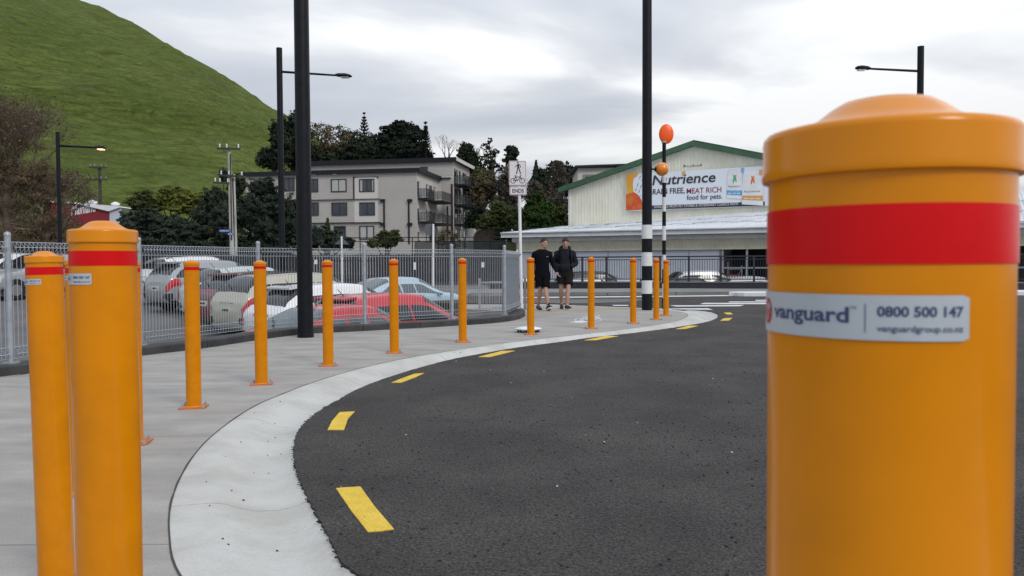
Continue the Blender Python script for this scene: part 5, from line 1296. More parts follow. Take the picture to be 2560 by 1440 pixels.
nn2 = RNG.normal(size=(n, 3)) + np.array([0, -.5, .6]); nn2 /= np.linalg.norm(nn2, axis=1)[:, None]; cloud_mesh('foliage', leaves(p, nn2, .06), 'leaf_hedge', hg)
for i in range(5): MB().tube([(a.x + (b.x - a.x) * i / 4, 0, -1.2), (a.x + (b.x - a.x) * i / 4, 0, 0)], .05, 6).build('stem', 'bark', hg)
tree('dark_tree', 'long dark shrubbery behind the power pole at the far edge of the car park', 60, [(360, 625, 60, 36), (440, 628, 60, 34), (520, 630, 60, 34), (600, 632, 60, 32), (290, 625, 50, 36), (680, 636, 60, 30)], 'leaf_dark', .2, trunk=(480,), cat='shrub')
# big brown-leaved tree at the left edge
tree('rust_tree', 'winter tree with brown twigs and dead leaves at the left edge of the picture', 33, [(20, 300, 60, 60), (-40, 330, 90, 110), (60, 400, 70, 60), (20, 470, 90, 70), (100, 450, 40, 50), (110, 520, 60, 60), (40, 560, 110, 50), (150, 570, 46, 50), (-60, 480, 80, 110)], 'leaf_rust', .055, dens=.28, trunk=(20,), solid=False, barkm='twig', clump=60, csz=.22)
for i_, (px_, pb_, h_, w_, sd_) in enumerate(((20, 640, 420, 200, 3), (110, 650, 250, 160, 8), (-60, 650, 440, 220, 12))):
    bare('twiggy_tree', ['leafless brown twiggy tree at the left edge, its twigs over the hill', 'lower leafless brown thicket tree beside the lit street lamp', 'leafless brown tree cut by the left picture edge'][i_], px_, pb_, 34 + i_, h_, w_, 'twig', 7, 3, 'leaf_rust', r0=.14, spread=.62, seed=sd_, leafn=2600, lsz=.05)
tree('dark_tree', 'dark bush behind the near left fence, below the street lamp', 42, [(60, 600, 90, 36), (150, 590, 60, 40), (215, 605, 60, 30), (-20, 600, 80, 36), (270, 620, 40, 24)], 'leaf_rust', .12, dens=1.0, trunk=(120,), cat='shrub')
# ================================================================== cars
# stations: x, half width, z bottom, z belt, z top, half width at top
SHAPES = {
 'hatch': [(-.500,.60,.40,.62,.66,.50),(-.492,.90,.30,.82,.90,.72),(-.470,.96,.24,.93,1.02,.80),(-.43,.98,.22,.96,1.22,.74),(-.36,.99,.22,.96,1.42,.68),(-.26,1.0,.22,.95,1.49,.68),(-.08,1.0,.22,.94,1.52,.70),(.06,1.0,.22,.92,1.47,.69),(.16,1.0,.22,.90,1.26,.70),(.27,.99,.22,.88,.99,.78),(.38,.97,.23,.80,.90,.72),(.46,.90,.25,.66,.76,.60),(.492,.74,.30,.52,.60,.46),(.50,.55,.36,.48,.50,.36)],
 'suv': [(-.500,.62,.48,.72,.76,.52),(-.493,.90,.40,.88,.96,.74),(-.475,.96,.32,1.02,1.12,.82),(-.445,.98,.30,1.07,1.36,.76),(-.39,.99,.28,1.07,1.56,.70),(-.28,1.0,.28,1.05,1.63,.70),(-.08,1.0,.28,1.03,1.66,.72),(.05,1.0,.28,1.01,1.62,.71),(.15,1.0,.28,.99,1.38,.72),(.25,.99,.28,.97,1.10,.80),(.38,.97,.30,.90,1.02,.74),(.46,.90,.32,.76,.88,.62),(.492,.74,.38,.62,.70,.46),(.50,.55,.44,.56,.58,.36)],
 'sedan': [(-.500,.60,.40,.62,.68,.50),(-.492,.88,.30,.84,.92,.70),(-.45,.95,.24,.93,1.00,.78),(-.38,.97,.22,.95,1.04,.78),(-.29,.99,.22,.95,1.24,.72),(-.20,.99,.22,.94,1.40,.66),(-.06,1.0,.22,.93,1.44,.68),(.05,1.0,.22,.92,1.41,.68),(.14,1.0,.22,.90,1.22,.70),(.24,.99,.22,.88,.98,.78),(.37,.97,.23,.80,.90,.72),(.46,.90,.25,.66,.76,.60),(.492,.74,.30,.52,.60,.46),(.50,.55,.36,.48,.50,.36)]}
def cr1(a, b, c, d, t): return .5 * (2 * b + (c - a) * t + (2 * a - 5 * b + 4 * c - d) * t * t + (3 * b - a - 3 * c + d) * t ** 3)
class Car:
    def __init__(s, kind, L, W, H): s.st = SHAPES[kind]; s.L, s.W = L, W; s.k = H / max(q[4] for q in s.st); s.n = len(s.st)
    def row(s, u):
        i = int(min(max(u, 0), s.n - 1.0001)); t = u - i; g = lambda j: s.st[min(max(j, 0), s.n - 1)]
        return [cr1(a, b, c, d, t * (1.0)) if k_ else b + (c - b) * t for k_, (a, b, c, d) in enumerate(zip(g(i - 1), g(i), g(i + 1), g(i + 2)))]
    def pt(s, u, v):
        x, hw, zb, zl, zt, wt = s.row(u); hw *= s.W / 2; wt *= s.W / 2
        R = [(0, zb), (hw * .86, zb), (hw * .985, zb + .10), (hw, zb + (zl - zb) * .55), (hw * .965, zl), (wt * 1.03, zl + (zt - zl) * .72), (wt * .86, zl + (zt - zl) * .97), (wt * .45, zt), (0, zt + .012)]
        v = min(max(v, 0), 7.9999); i = int(v); t = v - i; g = lambda j: R[j] if j >= 0 else (-R[1][0], R[1][1])
        a, b, c, d = g(i - 1), R[i], R[i + 1], (R[i + 2] if i + 2 < 9 else (-R[7][0], R[7][1]))
        if i in (0, 1) : y, z = b[0] + (c[0] - b[0]) * t, b[1] + (c[1] - b[1]) * t
        else: y, z = cr1(a[0], b[0], c[0], d[0], t), cr1(a[1], b[1], c[1], d[1], t)
        return Vector((x * s.L, y, z * s.k))
    def patch(s, u0, u1, v0, v1, side, lift, nu=6, nv=5, mirror=False, fn=None, thick=True):
        mb = MB()
        for i in range(nu + 1):
            for j in range(nv + 1):
                U, V_ = u0 + (u1 - u0) * i / nu, v0 + (v1 - v0) * j / nv
                if fn: U, V_ = fn(i / nu, j / nv)
                e = .03; sg = side
                if mirror and V_ > 8: V_ = 16 - V_; sg = -1
                p = s.pt(U, V_); a = s.pt(U + e, V_) - s.pt(U - e, V_); b = s.pt(U, min(V_ + e, 7.999)) - s.pt(U, V_ - e); nrm = a.cross(b)
                if nrm.length < 1e-9: nrm = Vector((0, 0, 1))
                nrm.normalize()
                if nrm.z < -.2 or nrm.y < -.3: nrm = -nrm
                if nrm.y < 0 and V_ < 5.5: nrm = -nrm
                p = p + nrm * lift; mb.v.append((p.x, p.y * sg, p.z))
        for i in range(nu):
            for j in range(nv): a = i * (nv + 1) + j; mb.f.append((a, a + 1, a + nv + 2, a + nv + 1))
        return mb
def car(kind, label, x, Y, head, m_, L=4.2, W=1.76, H=1.5, glass='cglass', wing=False, rack=False, name='parked_car', rearlamp='side', black_pillar=True, z=None, group='cars parked in the sunken car park'):
    c = Car(kind, L, W, H); z = G(x, Y) if z is None else z
    t = thing(name, label, 'car', (x, Y, z), math.radians(90 - head), group)
    NU, NV = (c.n - 1) * 4, 28; mb = MB()
    for sg in (1, -1):
        o = len(mb.v)
        for i in range(NU + 1):
            for j in range(NV + 1): p = c.pt((c.n - 1) * i / NU, 8 * j / NV); mb.v.append((p.x, p.y * sg, p.z))
        for i in range(NU):
            for j in range(NV): a = o + i * (NV + 1) + j; mb.f.append((a, a + 1, a + NV + 2, a + NV + 1))
    for i in (0, NU):
        ring = [i * (NV + 1) + j for j in range(NV + 1)]; o = (NU + 1) * (NV + 1); ring2 = [o + q_ for q_ in ring][::-1]; mb.f.append(tuple(ring + ring2))
    mb.build('body', m_, t, smooth=True, angle=60)
    ur = {'hatch': (2.35, 4.1), 'suv': (2.4, 4.1), 'sedan': (3.15, 5.0)}[kind]; uf = {'hatch': (6.9, 9.0), 'suv': (6.9, 9.0), 'sedan': (6.9, 9.0)}[kind]
    c.patch(ur[0], ur[1], 5.15, 10.85, 1, .006, 8, 16, True).build('rear_window', glass, t, smooth=True)
    c.patch(uf[0] + .1, uf[1] - .1, 5.1, 10.9, 1, .006, 8, 16, True).build('windscreen', glass, t, smooth=True)
    u0, u1 = (3.3, 8.6) if kind != 'sedan' else (4.1, 8.55)
    um = (5.9, 6.0)
    for sg in (1, -1):
        splits = [(u0, 4.55), (4.62, 6.15), (6.25, u1)] if kind != 'sedan' else [(u0, 5.5), (5.6, 6.4), (6.5, u1)]
        for a, b in splits:
            def fn(i, j, a=a, b=b):
                U = a + (b - a) * i; lo = 4.14; hi = 4.80
                f_ = 1.0
                if U > 7.2: f_ = max(.05, 1 - (U - 7.2) / 1.45)
                if U < u0 + .9: f_ = min(f_, .30 + .70 * (U - u0) / .9)
                return U, lo + (hi - lo) * f_ * j
            c.patch(0, 1, 0, 1, sg, .006, 8, 5, fn=fn).build('side_window', glass, t, smooth=True)
        c.patch(1.15, 3.3, 3.25, 4.05, sg, .012, 8, 4, fn=lambda i, j: (.66 + 3.0 * i, 3.05 + 1.0 * j + .40 * i * (1 - j))).build('tail_light', 'tail', t, smooth=True)
        c.patch(10.6, 12.0, 3.2, 4.0, sg, .008, 5, 4).build('headlight', 'clear', t, smooth=True)
        c.patch(1.9, 11, 1.1, 2.0, sg, .004, 12, 2).build('sill', 'plastic', t, smooth=True)
        for a in (4.6, 6.9): c.patch(a, a + .035, 2.2, 4.0, sg, .003, 1, 5).build('door_gap', 'plastic', t)
        mx_ = c.pt(8.3, 4); MB().ell((mx_.x, (mx_.y + .09) * sg, mx_.z + .05), (.07, .10, .065), 10, 6).build('wing_mirror', m_, t, smooth=True)
        for wx in (-.31, .31):
            wr_ = .31 if kind != 'suv' else .35; yy = W / 2 * .985
            w_ = MB().lathe([(wr_ * .7, -.10), (wr_ * .95, -.10), (wr_, -.07), (wr_, .06), (wr_ * .95, .09), (wr_ * .66, .09), (wr_ * .64, .07)], 24); w_.v = [(wx * L + a, (yy - .06) * sg + c_ * sg, b + wr_) for a, b, c_ in w_.v]
            wo = w_.build('wheel', 'tyre', t, smooth=True)
            r_ = MB().cyl((wx * L, (yy - .05) * sg, wr_), (wx * L, (yy + .015) * sg, wr_), wr_ * .62, wr_ * .60, 18); r_.build('rim', 'rim', wo)
            ar = MB(); n = 14  # dark ring painted in for the shadow inside the wheel well
            for k in range(n + 1):
                th = math.pi * k / n * 1.0
                for rr in (wr_ * 1.0, wr_ * 1.16): ar.v.append((wx * L + rr * math.cos(th), (W / 2 * 1.0 - .012 + .006) * sg, wr_ + rr * math.sin(th)))
            ar.f = [(2 * k, 2 * k + 1, 2 * k + 3, 2 * k + 2) for k in range(n)]; ar.build('arch_shade', 'plastic', t)
    # rear: plate recess, bumper line, badge, wiper
    zp = c.pt(1.2, 4).z; xr = -.497 * L
    MB().box((-.494 * L - .012, 0, zp - .08 * H), (.03, .42, .13)).build('number_plate', 'plates', t)
    MB().box((-.494 * L - .030, 0, zp - .08 * H), (.004, .28, .045)).build('plate_lettering', 'plastic', t)
    MB().box((-.488 * L - .01, 0, zp + .03), (.035, .60, .03)).build('boot_handle', 'rim', t)
    c.patch(.30, 2.4, .9, 2.75, 1, .010, 5, 4).build('bumper_skirt', 'plastic', t, smooth=True); c.patch(.30, 2.4, .9, 2.75, -1, .010, 5, 4).build('bumper_skirt', 'plastic', t, smooth=True)
    a = c.pt(ur[0] + .15, 7.9); b = c.pt(ur[0] + .7, 7.2); MB().tube([a + Vector((-.02, 0, .02)), Vector((b.x - .02, .35, b.z + .03))], .012, 5).build('rear_wiper', 'plastic', t)
    if wing: p = c.pt(ur[1] + .05, 7.9); MB().box((p.x - .10, 0, p.z + .0), (.30, W * .60, .035), R=Matrix.Rotation(-.12, 3, 'Y')).build('rear_spoiler', m_, t)
    if rack:
        for sg in (1, -1): pts = [c.pt(u_, 5.9) * 1 for u_ in (4.2, 4.6, 5.5, 6.6, 7.0)]; MB().tube([Vector((q_.x, q_.y * sg, q_.z + (.01 if i in (0, 4) else .05))) for i, q_ in enumerate(pts)], .018, 6).build('roof_rail', 'plastic', t)
    p = c.pt(ur[1] + .35, 7.95); MB().tube([p, p + Vector((-.14, 0, .14))], .008, 5).build('aerial', 'plastic', t)
    return t
def rc(x, Y, hd, L): a = math.radians(hd); return x + math.sin(a) * L / 2, Y + math.cos(a) * L / 2
for kind, lab, (rx, ry), hd, m_, kw in (
    ('suv', 'white estate car, furthest of the row behind the fence, its rear beside the fence post', (-12.5, 27.0), 41, 'p_white', dict(H=1.62, L=4.5, rack=True)),
    ('suv', 'silver crossover with wrap-around red and clear tail lamps and sloping rear window', (-11.0, 24.6), 41, 'p_silver', dict(H=1.60, L=4.4, wing=True)),
    ('hatch', 'pale mint hatchback half hidden between the silver crossover and the maroon car', (-9.05, 22.5), 41, 'p_mint', dict(H=1.56, L=4.1)),
    ('hatch', 'dark maroon hatchback between the mint car and the cream estate', (-7.95, 20.5), 41, 'p_maroon', dict(H=1.54, L=4.3, wing=True)),
    ('suv', 'cream estate with tall red tail lamps and long roof rails', (-6.75, 18.8), 41, 'p_cream', dict(H=1.62, L=4.6, rack=True)),
    ('hatch', 'white hatchback with round boot badge behind the thick black pole', (-5.35, 16.9), 43, 'p_white', dict(H=1.52, L=4.2, wing=True)),
    ('sedan', 'pale blue car whose roof shows above the white hatchback', (-5.0, 23.0), 46, 'p_blue', dict(H=1.45, L=4.5, glass='cglassp', z=-.75)),
    ('hatch', 'bright red hatchback with rear spoiler, its cabin seen through the fence', (-3.75, 14.9), 44, 'p_red', dict(H=1.50, L=4.0, wing=True, glass='cglassm')),
    ('sedan', 'red car with pinkish roof, closest behind the black kerb', (-4.35, 12.8), 41, 'p_red', dict(H=1.42, L=4.2, glass='cglassp'))):
    x, Y = rc(rx, ry, hd, kw['L']); car(kind, lab, x, Y, hd, m_, **kw)
car('hatch', 'grey car low at the left edge of the picture, beside the near fence post', -8.35, 9.75, 41, 'p_grey', H=1.48)
car('suv', 'white van-like car cut by the left edge of the car park', -20.2, 31.5, 200, 'p_white', H=1.75, L=4.6)
car('suv', 'silver car facing us behind the left-most near bollard', -18.3, 30.8, 205, 'p_silver', H=1.68, L=4.4)
car('hatch', 'dark car between the white and silver ones at far left', -22, 37, 200, 'p_dark', H=1.5)
g2 = 'cars parked below the charcoal railing'
def rcar(kind, lab, px, Y, hd, m_, **k): car(kind, lab, at(px, 690, Y).x, Y, hd, m_, z=-1.02, group=g2, **k)
rcar('suv', 'dark estate with roof rails beyond the railing, left of the banded pole', 1500, 39.5, 80, 'p_dark', H=1.66, L=4.7, rack=True)
rcar('hatch', 'white hatchback behind the railing just right of the hooded man', 1480, 36.6, 80, 'p_white', H=1.42)
rcar('sedan', 'silver car beyond the railing directly left of the banded pole', 1580, 37.2, 84, 'p_silver', H=1.40)
rcar('sedan', 'white car behind the railing at the legs of the man in black', 1345, 38.5, 80, 'p_white', H=1.38)
rcar('sedan', 'dark grey saloon beyond the railing right of the thin beacon post', 1730, 37.0, 82, 'p_dark', H=1.42)
rcar('suv', 'silver four-wheel drive with light roof behind the dark grey saloon', 1775, 41.5, 80, 'p_silver', H=1.72, L=4.6)
rcar('hatch', 'maroon car in front of the dark loading bay', 1838, 43.5, 80, 'p_maroon', H=1.45)
rcar('hatch', 'silver hatchback at the right end of the railing, half behind the closest bollard', 1885, 37.4, 78, 'p_silver', H=1.46)

# ================================================================== people
def skin(name, pts, edges, rad, m_, parent, root=0, sub=2, smooth=True):
    me = bpy.data.meshes.new(name); me.from_pydata([tuple(p) for p in pts], edges, []); o = link(name, me, parent)
    md = o.modifiers.new('s', 'SKIN'); md.use_smooth_shade = True
    for i, r in enumerate(rad):
        r = r if isinstance(r, tuple) else (r, r); me.skin_vertices[0].data[i].radius = r; me.skin_vertices[0].data[i].use_root = (i == root)
    sb = o.modifiers.new('u', 'SUBSURF'); sb.levels = sub; sb.render_levels = sub
    bpy.context.view_layer.update(); dg = bpy.context.evaluated_depsgraph_get(); nm = bpy.data.meshes.new_from_object(o.evaluated_get(dg))
    o.modifiers.clear(); o.data = nm; nm.materials.clear(); nm.materials.append(M[m_])
    for p in nm.polygons: p.use_smooth = True
    return o
def hand(par, w_, d, side, curl=.5):
    """relaxed hand: palm from wrist w_ along d with five bent fingers"""
    d = d.normalized(); s_ = Vector((0, 1, 0)).cross(d); s_ = s_.normalized() if s_.length > .1 else Vector((1, 0, 0)); up_ = d.cross(s_)
    V = [w_, w_ + d * .045, w_ + d * .085]; E = [(0, 1), (1, 2)]; Rr = [(.024, .02), (.036, .018), (.036, .016)]
    for k, (off_, ln) in enumerate(((-.028, .068), (-.009, .078), (.010, .073), (.028, .058))):
        a = len(V); b0 = w_ + d * .085 + up_ * off_; b1 = b0 + d * ln * .5 + s_ * (-.01 * side * curl); b2 = b1 + (d * .6 + s_ * (-side * curl)).normalized() * ln * .5
        V += [b0, b1, b2]; E += [(2, a), (a, a + 1), (a + 1, a + 2)]; Rr += [.0105, .0095, .008]
    a = len(V); V += [w_ + d * .04 + up_ * -.032, w_ + d * .075 + up_ * -.055 + s_ * (-side * .015)]; E += [(1, a), (a, a + 1)]; Rr += [.0125, .010]
    skin('hand', V, E, Rr, 'skin', par, 0, 1)
def garment(name, m_, parent, secs, tubes, nz=.006, n=26):
    b = MB(); 
    if secs:
        o = len(b.v)
        for cx, cy, z, rx, ry in secs:
            for k in range(n):
                a = 2 * math.pi * k / n; w_ = nz * mno.noise(Vector((math.cos(a) * 2.2, math.sin(a) * 2.2, z * 9)))
                b.v.append((cx + (rx + w_) * math.cos(a), cy + (ry + w_) * math.sin(a), z + nz * .6 * mno.noise(Vector((a, z * 3, 7)))))
        m2 = len(secs)
        b.f += [(o + j * n + k, o + j * n + (k + 1) % n, o + (j + 1) * n + (k + 1) % n, o + (j + 1) * n + k) for j in range(m2 - 1) for k in range(n)]
        b.f += [tuple(o + k for k in range(n)), tuple(o + (m2 - 1) * n + k for k in range(n))]
    for pts, rad in tubes:
        P = catmull(pts, 5); rr = np.interp(np.linspace(0, len(pts) - 1, len(P)), range(len(pts)), rad); o = len(b.v); m3 = 16
        for i, q_ in enumerate(P):
            d = (P[min(i + 1, len(P) - 1)] - P[max(i - 1, 0)]).normalized(); u = d.cross(Vector((0, 1, 0.05))).normalized(); v = d.cross(u)
            for k in range(m3):
                a = 2 * math.pi * k / m3; r = rr[i] + nz * mno.noise(Vector((q_.z * 14, a * 1.3, q_.x * 9))); b.v.append(tuple(q_ + u * r * math.cos(a) + v * r * math.sin(a)))
        b.f += [(o + i * m3 + k, o + i * m3 + (k + 1) % m3, o + (i + 1) * m3 + (k + 1) % m3, o + (i + 1) * m3 + k) for i in range(len(P) - 1) for k in range(m3)]
        b.f += [tuple(o + k for k in range(m3)), tuple(o + (len(P) - 1) * m3 + k for k in range(m3))]
    return b.build(name, m_, parent, smooth=True, angle=70)
def person(label, px, pyf, turn, P, clothes):
    p = on(px, pyf); t = thing('person', label, 'person', (p.x, p.y, .0), turn)
    J = {k: Vector(v) for k, v in P.items()}
    # body: one continuous surface
    names = ['pelvis', 'belly', 'chest', 'neckb', 'neck', 'shR', 'elR', 'wrR', 'shL', 'elL', 'wrL', 'hipR', 'knR', 'caR', 'anR', 'toR', 'hipL', 'knL', 'caL', 'anL', 'toL', 'head0', 'head']
    E = [('pelvis', 'belly'), ('belly', 'chest'), ('chest', 'neckb'), ('neckb', 'neck'), ('neck', 'head0'), ('head0', 'head'), ('chest', 'shR'), ('shR', 'elR'), ('elR', 'wrR'), ('chest', 'shL'), ('shL', 'elL'), ('elL', 'wrL'),
         ('pelvis', 'hipR'), ('hipR', 'knR'), ('knR', 'caR'), ('caR', 'anR'), ('anR', 'toR'), ('pelvis', 'hipL'), ('hipL', 'knL'), ('knL', 'caL'), ('caL', 'anL'), ('anL', 'toL')]
    RD = dict(pelvis=(.13, .10), belly=(.13, .10), chest=(.14, .11), neckb=.062, neck=.055, head0=(.062, .075), head=(.068, .085), shR=.038, elR=.036, wrR=.027, shL=.038, elL=.036, wrL=.027,
              hipR=.085, knR=.056, caR=.056, anR=.036, toR=.03, hipL=.085, knL=.056, caL=.056, anL=.036, toL=.03)
    body = skin('body', [J[n] for n in names], [(names.index(a), names.index(b)) for a, b in E], [RD[n] for n in names], 'skin', t, 0, 2)
    # head detail
    hd = J['face']; hr = Matrix.Rotation(P_face[0], 3, 'Z') @ Matrix.Rotation(P_face[1], 3, 'X'); X = lambda x, y, z: hd + hr @ Vector((x, y, z))
    MB().ell(hd, (.076, .092, .112), 24, 18, hr).ell(X(0, -.028, -.052), (.055, .062, .062), 16, 12, hr).build('face', 'skin', body, smooth=True)
    MB().tube([X(0, -.088, .022), X(0, -.112, -.018), X(0, -.094, -.026)], [.008, .014, .010], 7).build('nose', 'skin', body, smooth=True)
    for s_ in (-1, 1):
        MB().ell(X(.031 * s_, -.083, .018), (.013, .006, .006), 10, 6, hr).build('eye', 'eye', body, smooth=True)
        MB().ell(X(.032 * s_, -.088, .036), (.019, .005, .0045), 10, 6, hr).build('eyebrow', 'hair', body, smooth=True)
        MB().ell(X(.077 * s_, .006, .0), (.010, .020, .031), 10, 8, hr).build('ear', 'skin', body, smooth=True)
    MB().ell(X(0, -.084, -.052), (.024, .007, .007), 10, 6, hr).build('mouth', 'lips', body, smooth=True)
    hb = MB(); n = 26; m_ = 14
    for j in range(m_ + 1):
        for k in range(n):
            a = 2 * math.pi * k / n; front = max(0, -math.sin(a)); lim = 1.42 + .5 * max(0, math.sin(a)) - .52 * front ** 2; th = lim * j / m_; q_ = (.013 + .010 * mno.noise(Vector((math.cos(a) * 6, math.sin(a) * 6, th * 7)))) * (1 - .55 * (j / m_) ** 3)
            hb.v.append(tuple(X((.078 + q_) * math.sin(th) * math.cos(a), (.094 + q_) * math.sin(th) * math.sin(a) + .004, (.112 + q_ * 1.3) * math.cos(th) + .004)))
    hb.f = [(j * n + k, (j + 1) * n + k, (j + 1) * n + (k + 1) % n, j * n + (k + 1) % n) for j in range(m_) for k in range(n)]
    hb.build('hair', 'hair', body, smooth=True)
    clothes(t, J)
    # shoes
    for s_ in 'RL':
        a, b = J['an' + s_], J['to' + s_]; d = (b - a); yaw = math.atan2(d.x, -d.y); pit = FOOT[s_]
        R = Matrix.Rotation(yaw, 3, 'Z') @ Matrix.Rotation(pit, 3, 'X'); q0 = Vector((a.x, a.y, a.z)); X2 = lambda x, y, z: q0 + R @ Vector((x, y, z))
        sb = MB(); secs = [(.085, .026, .030), (.06, .040, .052), (0, .042, .066), (-.06, .046, .050), (-.13, .050, .036), (-.175, .040, .026), (-.195, .018, .014)]; n = 16
        for y, rx, rz in secs:
            for k in range(n): an_ = 2 * math.pi * k / n; sb.v.append(tuple(X2(rx * math.cos(an_), y, -.062 + rz * (.35 + math.sin(an_)) * (1.0 if math.sin(an_) > -.35 else .8))))
        sb.f = [(j * n + k, j * n + (k + 1) % n, (j + 1) * n + (k + 1) % n, (j + 1) * n + k) for j in range(len(secs) - 1) for k in range(n)] + [tuple(range(n)), tuple((len(secs) - 1) * n + k for k in range(n))]
        sh = sb.build('shoe', 'shoe', t, smooth=True, angle=70)
        pl = []; 
        for k in range(20): th = 2 * math.pi * k / 20; pl.append(((.050 + .004 * math.cos(th)) * math.sin(th), -.055 - .145 * math.cos(th)))
        so_ = MB(); so_.v = [tuple(X2(x, y, -.100)) for x, y in pl] + [tuple(X2(x * 1.03, y, -.072)) for x, y in pl]; so_.f = [tuple(range(20)), tuple(range(39, 19, -1))] + [(k, (k + 1) % 20, 20 + (k + 1) % 20, 20 + k) for k in range(20)]
        so_.build('sole', 'sole', sh)
    return t
# man in black, mid-stride, head turned to his companion and down
P1 = dict(pelvis=(0, 0, .90), belly=(0, 0, 1.08), chest=(.0, 0, 1.27), neckb=(.005, -.01, 1.40), neck=(.015, -.025, 1.455), head0=(.03, -.035, 1.52), head=(.04, -.035, 1.60), face=(.04, -.045, 1.565),
          shR=(-.165, 0, 1.345), elR=(-.225, .05, 1.08), wrR=(-.21, -.02, .86), shL=(.165, 0, 1.345), elL=(.245, .04, 1.10), wrL=(.33, -.07, .905),
          hipR=(-.085, 0, .86), knR=(-.05, -.05, .49), caR=(-.065, .04, .33), anR=(-.075, .14, .10), toR=(-.06, .05, .045), hipL=(.085, 0, .86), knL=(.055, -.15, .48), caL=(.078, -.17, .32), anL=(.11, -.17, .11), toL=(.125, -.27, .06))
P_face = (math.radians(28), math.radians(10)); FOOT = {'R': math.radians(8), 'L': math.radians(-16)}
def c1(t, J):
    T = [J['pelvis'] + Vector((0, 0, -.08)), J['pelvis'] + Vector((0, 0, .05)), J['belly'], J['chest'], J['neckb'] + Vector((0, 0, -.035)), J['shR'], J['elR'], J['wrR'] + Vector((.0, 0, .02)), J['shL'], J['elL'], J['wrL'] + Vector((-.01, 0, .02))]
    V = Vector
    garment('jersey', 'shirt', t, [(0, .0, .80, .168, .125), (0, 0, .84, .174, .13), (0, 0, .95, .168, .127), (0, 0, 1.08, .164, .123), (0, 0, 1.20, .176, .127), (0, .0, 1.30, .196, .126), (0, 0, 1.36, .190, .108), (.002, -.002, 1.395, .150, .088), (.003, -.004, 1.415, .10, .076), (.005, -.006, 1.43, .072, .068)],
      [([J['shR'] + V((.03, 0, .0)), J['shR'] + V((-.02, .005, -.03)), J['elR'].lerp(J['shR'], .5), J['elR'], J['wrR'].lerp(J['elR'], .5), J['wrR']], [.050, .060, .058, .053, .046, .037]), ([J['shL'] + V((-.03, 0, 0)), J['shL'] + V((.02, .005, -.03)), J['elL'].lerp(J['shL'], .5), J['elL'], J['wrL'].lerp(J['elL'], .5), J['wrL']], [.050, .060, .058, .053, .046, .037])], .010)
    S_ = [J['pelvis'] + Vector((0, 0, .02)), J['hipR'] + Vector((-.01, 0, -.03)), J['knR'] + Vector((-.02, .01, .16)), J['knR'] + Vector((-.01, 0, .03)), J['hipL'] + Vector((.01, 0, -.03)), J['knL'] + Vector((.01, .02, .16)), J['knL'] + Vector((0, 0, .03))]
    garment('shorts', 'shorts', t, [(0, 0, .76, .150, .118), (0, 0, .82, .160, .122), (0, 0, .96, .155, .118)],
      [([V((-.075, 0, .90)), J['hipR'] + V((-.01, 0, -.07)), J['knR'].lerp(J['hipR'], .5), J['knR'] + V((-.01, 0, .06))], [.10, .104, .098, .096]), ([V((.075, 0, .90)), J['hipL'] + V((.01, 0, -.07)), J['knL'].lerp(J['hipL'], .5), J['knL'] + V((.01, 0, .06))], [.10, .104, .098, .096])], .012)
    for s_ in 'RL': skin('sock', [J['an' + s_] + Vector((0, 0, .10)), J['an' + s_] + Vector((0, 0, -.01))], [(0, 1)], [.043, .042], 'shirt', t, 0, 1)
    hand(t, J['wrL'] + Vector((.0, -.005, -.005)), Vector((.35, -.25, -.9)), 1, .9); hand(t, J['wrR'] + Vector((.0, -.005, -.005)), Vector((.05, -.2, -1)), -1, .7)
    f = Flat().poly([(0, .008), (.012, 0), (.06, .022), (.016, .009)]); 
    f.to(lambda u, v: (.075 + u, -.158 + u * .12, 1.245 + v)).build('chest_mark', 'bwhite', t)
p1_ = person('man in black long-sleeved top and black shorts walking behind a bollard, looking sideways', 1356, 776, math.radians(6), P1, c1)
# man in the hooded jumper, hands in the front pouch, head down
P2 = dict(pelvis=(0, 0, .92), belly=(0, 0, 1.10), chest=(0, .0, 1.29), neckb=(.0, -.02, 1.41), neck=(.005, -.045, 1.465), head0=(.01, -.06, 1.53), head=(.012, -.065, 1.61), face=(.012, -.075, 1.575),
          shR=(-.175, .01, 1.36), elR=(-.255, .04, 1.10), wrR=(-.12, -.13, 1.00), shL=(.175, .01, 1.36), elL=(.255, .04, 1.10), wrL=(.14, -.13, 1.00),
          hipR=(-.085, 0, .88), knR=(-.095, -.02, .50), caR=(-.10, .06, .34), anR=(-.085, .15, .12), toR=(-.085, .06, .05), hipL=(.085, 0, .88), knL=(.075, -.12, .49), caL=(.05, -.12, .32), anL=(.045, -.10, .10), toL=(.09, -.20, .055))
P_face = (math.radians(4), math.radians(20)); FOOT = {'R': math.radians(14), 'L': math.radians(0)}
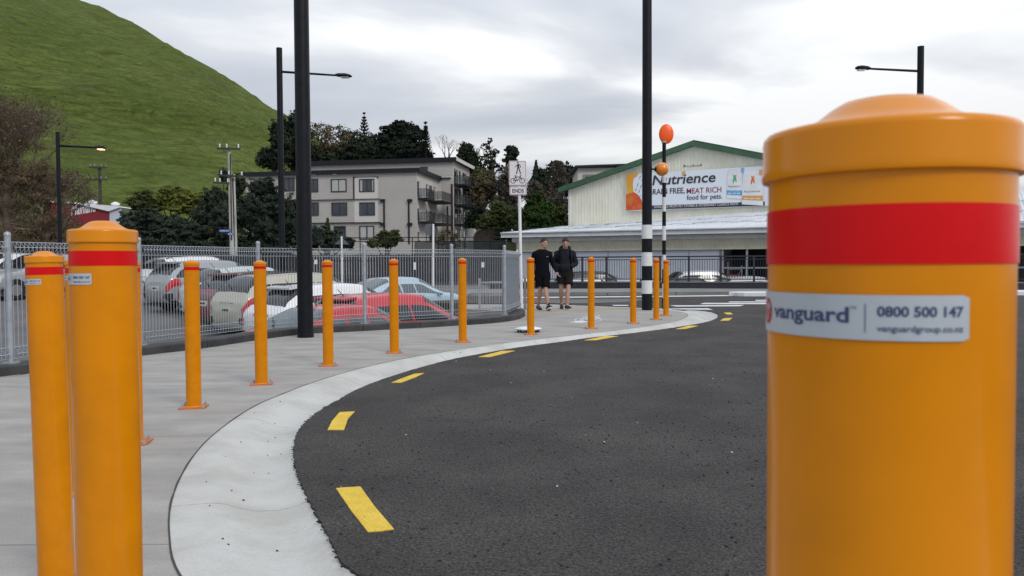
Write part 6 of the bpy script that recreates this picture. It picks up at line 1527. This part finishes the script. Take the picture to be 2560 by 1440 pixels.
def c2(t, J):
    T = [J['pelvis'] + Vector((0, 0, .0)), J['pelvis'] + Vector((0, 0, .09)), J['belly'], J['chest'], J['neckb'] + Vector((0, .02, -.02)), J['shR'], J['elR'], J['wrR'], J['shL'], J['elL'], J['wrL']]
    V = Vector
    garment('hooded_jumper', 'hoodie', t, [(0, .0, .875, .165, .128), (0, 0, .90, .172, .134), (0, -.004, .98, .185, .142), (0, 0, 1.10, .180, .134), (0, 0, 1.22, .188, .136), (0, .0, 1.32, .206, .134), (0, 0, 1.375, .198, .118), (.002, -.002, 1.41, .158, .10), (.003, -.004, 1.43, .11, .09), (.005, -.006, 1.45, .085, .08)],
      [([J['shR'] + V((.03, 0, .0)), J['shR'] + V((-.02, .005, -.03)), J['elR'].lerp(J['shR'], .5), J['elR'], J['wrR'].lerp(J['elR'], .45), J['wrR']], [.054, .066, .066, .063, .056, .050]), ([J['shL'] + V((-.03, 0, 0)), J['shL'] + V((.02, .005, -.03)), J['elL'].lerp(J['shL'], .5), J['elL'], J['wrL'].lerp(J['elL'], .45), J['wrL']], [.054, .066, .066, .063, .056, .050])], .012)
    n = 24; hb = MB()
    for i in range(n):
        a = 2 * math.pi * i / n; c_ = J['neckb'] + Vector((.0 + .098 * math.cos(a), .035 + .095 * math.sin(a), .03 + .045 * math.sin(a)))
        o_ = Vector((math.cos(a), math.sin(a), 0))
        for k in range(8): b = 2 * math.pi * k / 8; r_ = .036 + (.02 if math.sin(a) > 0 else 0); v_ = c_ + o_ * r_ * math.cos(b) + Vector((0, 0, r_ * 1.1 * math.sin(b))); hb.v.append(tuple(v_))
    hb.f = [(i * 8 + k, i * 8 + (k + 1) % 8, ((i + 1) % n) * 8 + (k + 1) % 8, ((i + 1) % n) * 8 + k) for i in range(n) for k in range(8)]; hb.build('hood', 'hoodie', t, smooth=True)
    skin('pouch', [Vector((-.11, -.125, 1.00)), Vector((0, -.15, 1.0)), Vector((.12, -.125, 1.0))], [(0, 1), (1, 2)], [(.05, .085), (.045, .10), (.05, .085)], 'hoodie', t, 1, 2)
    for s_ in (-1, 1): MB().tube([(.115 * s_, .05, 1.44), (.12 * s_, -.09, 1.40), (.125 * s_, -.135, 1.27), (.14 * s_, -.10, 1.12), (.15 * s_, .03, 1.05)], .019, 6).build('backpack_strap', 'shorts', t, smooth=True)
    MB().ell((0, .17, 1.24), (.15, .08, .21), 16, 12).build('backpack', 'shorts', t, smooth=True)
    S_ = [J['pelvis'] + Vector((0, 0, .03)), J['hipR'] + Vector((-.015, 0, -.03)), J['knR'] + Vector((-.01, 0, .18)), J['knR'] + Vector((0, 0, .06)), J['hipL'] + Vector((.015, 0, -.03)), J['knL'] + Vector((.01, .02, .18)), J['knL'] + Vector((.01, 0, .06))]
    garment('shorts', 'shorts2', t, [(0, 0, .78, .158, .122), (0, 0, .84, .166, .126), (0, 0, .98, .158, .12)],
      [([V((-.078, 0, .92)), J['hipR'] + V((-.012, 0, -.07)), J['knR'].lerp(J['hipR'], .5), J['knR'] + V((-.005, 0, .10))], [.105, .11, .105, .104]), ([V((.078, 0, .92)), J['hipL'] + V((.012, 0, -.07)), J['knL'].lerp(J['hipL'], .5), J['knL'] + V((.01, 0, .10))], [.105, .11, .105, .104])], .012)
    for s_ in 'RL': skin('sock', [J['an' + s_] + Vector((0, 0, .065)), J['an' + s_] + Vector((0, 0, -.01))], [(0, 1)], [.044, .042], 'sole', t, 0, 1)
p2_ = person('man in charcoal hooded jumper and shorts walking with hands in the front pouch', 1413, 773, math.radians(-4), P2, c2)
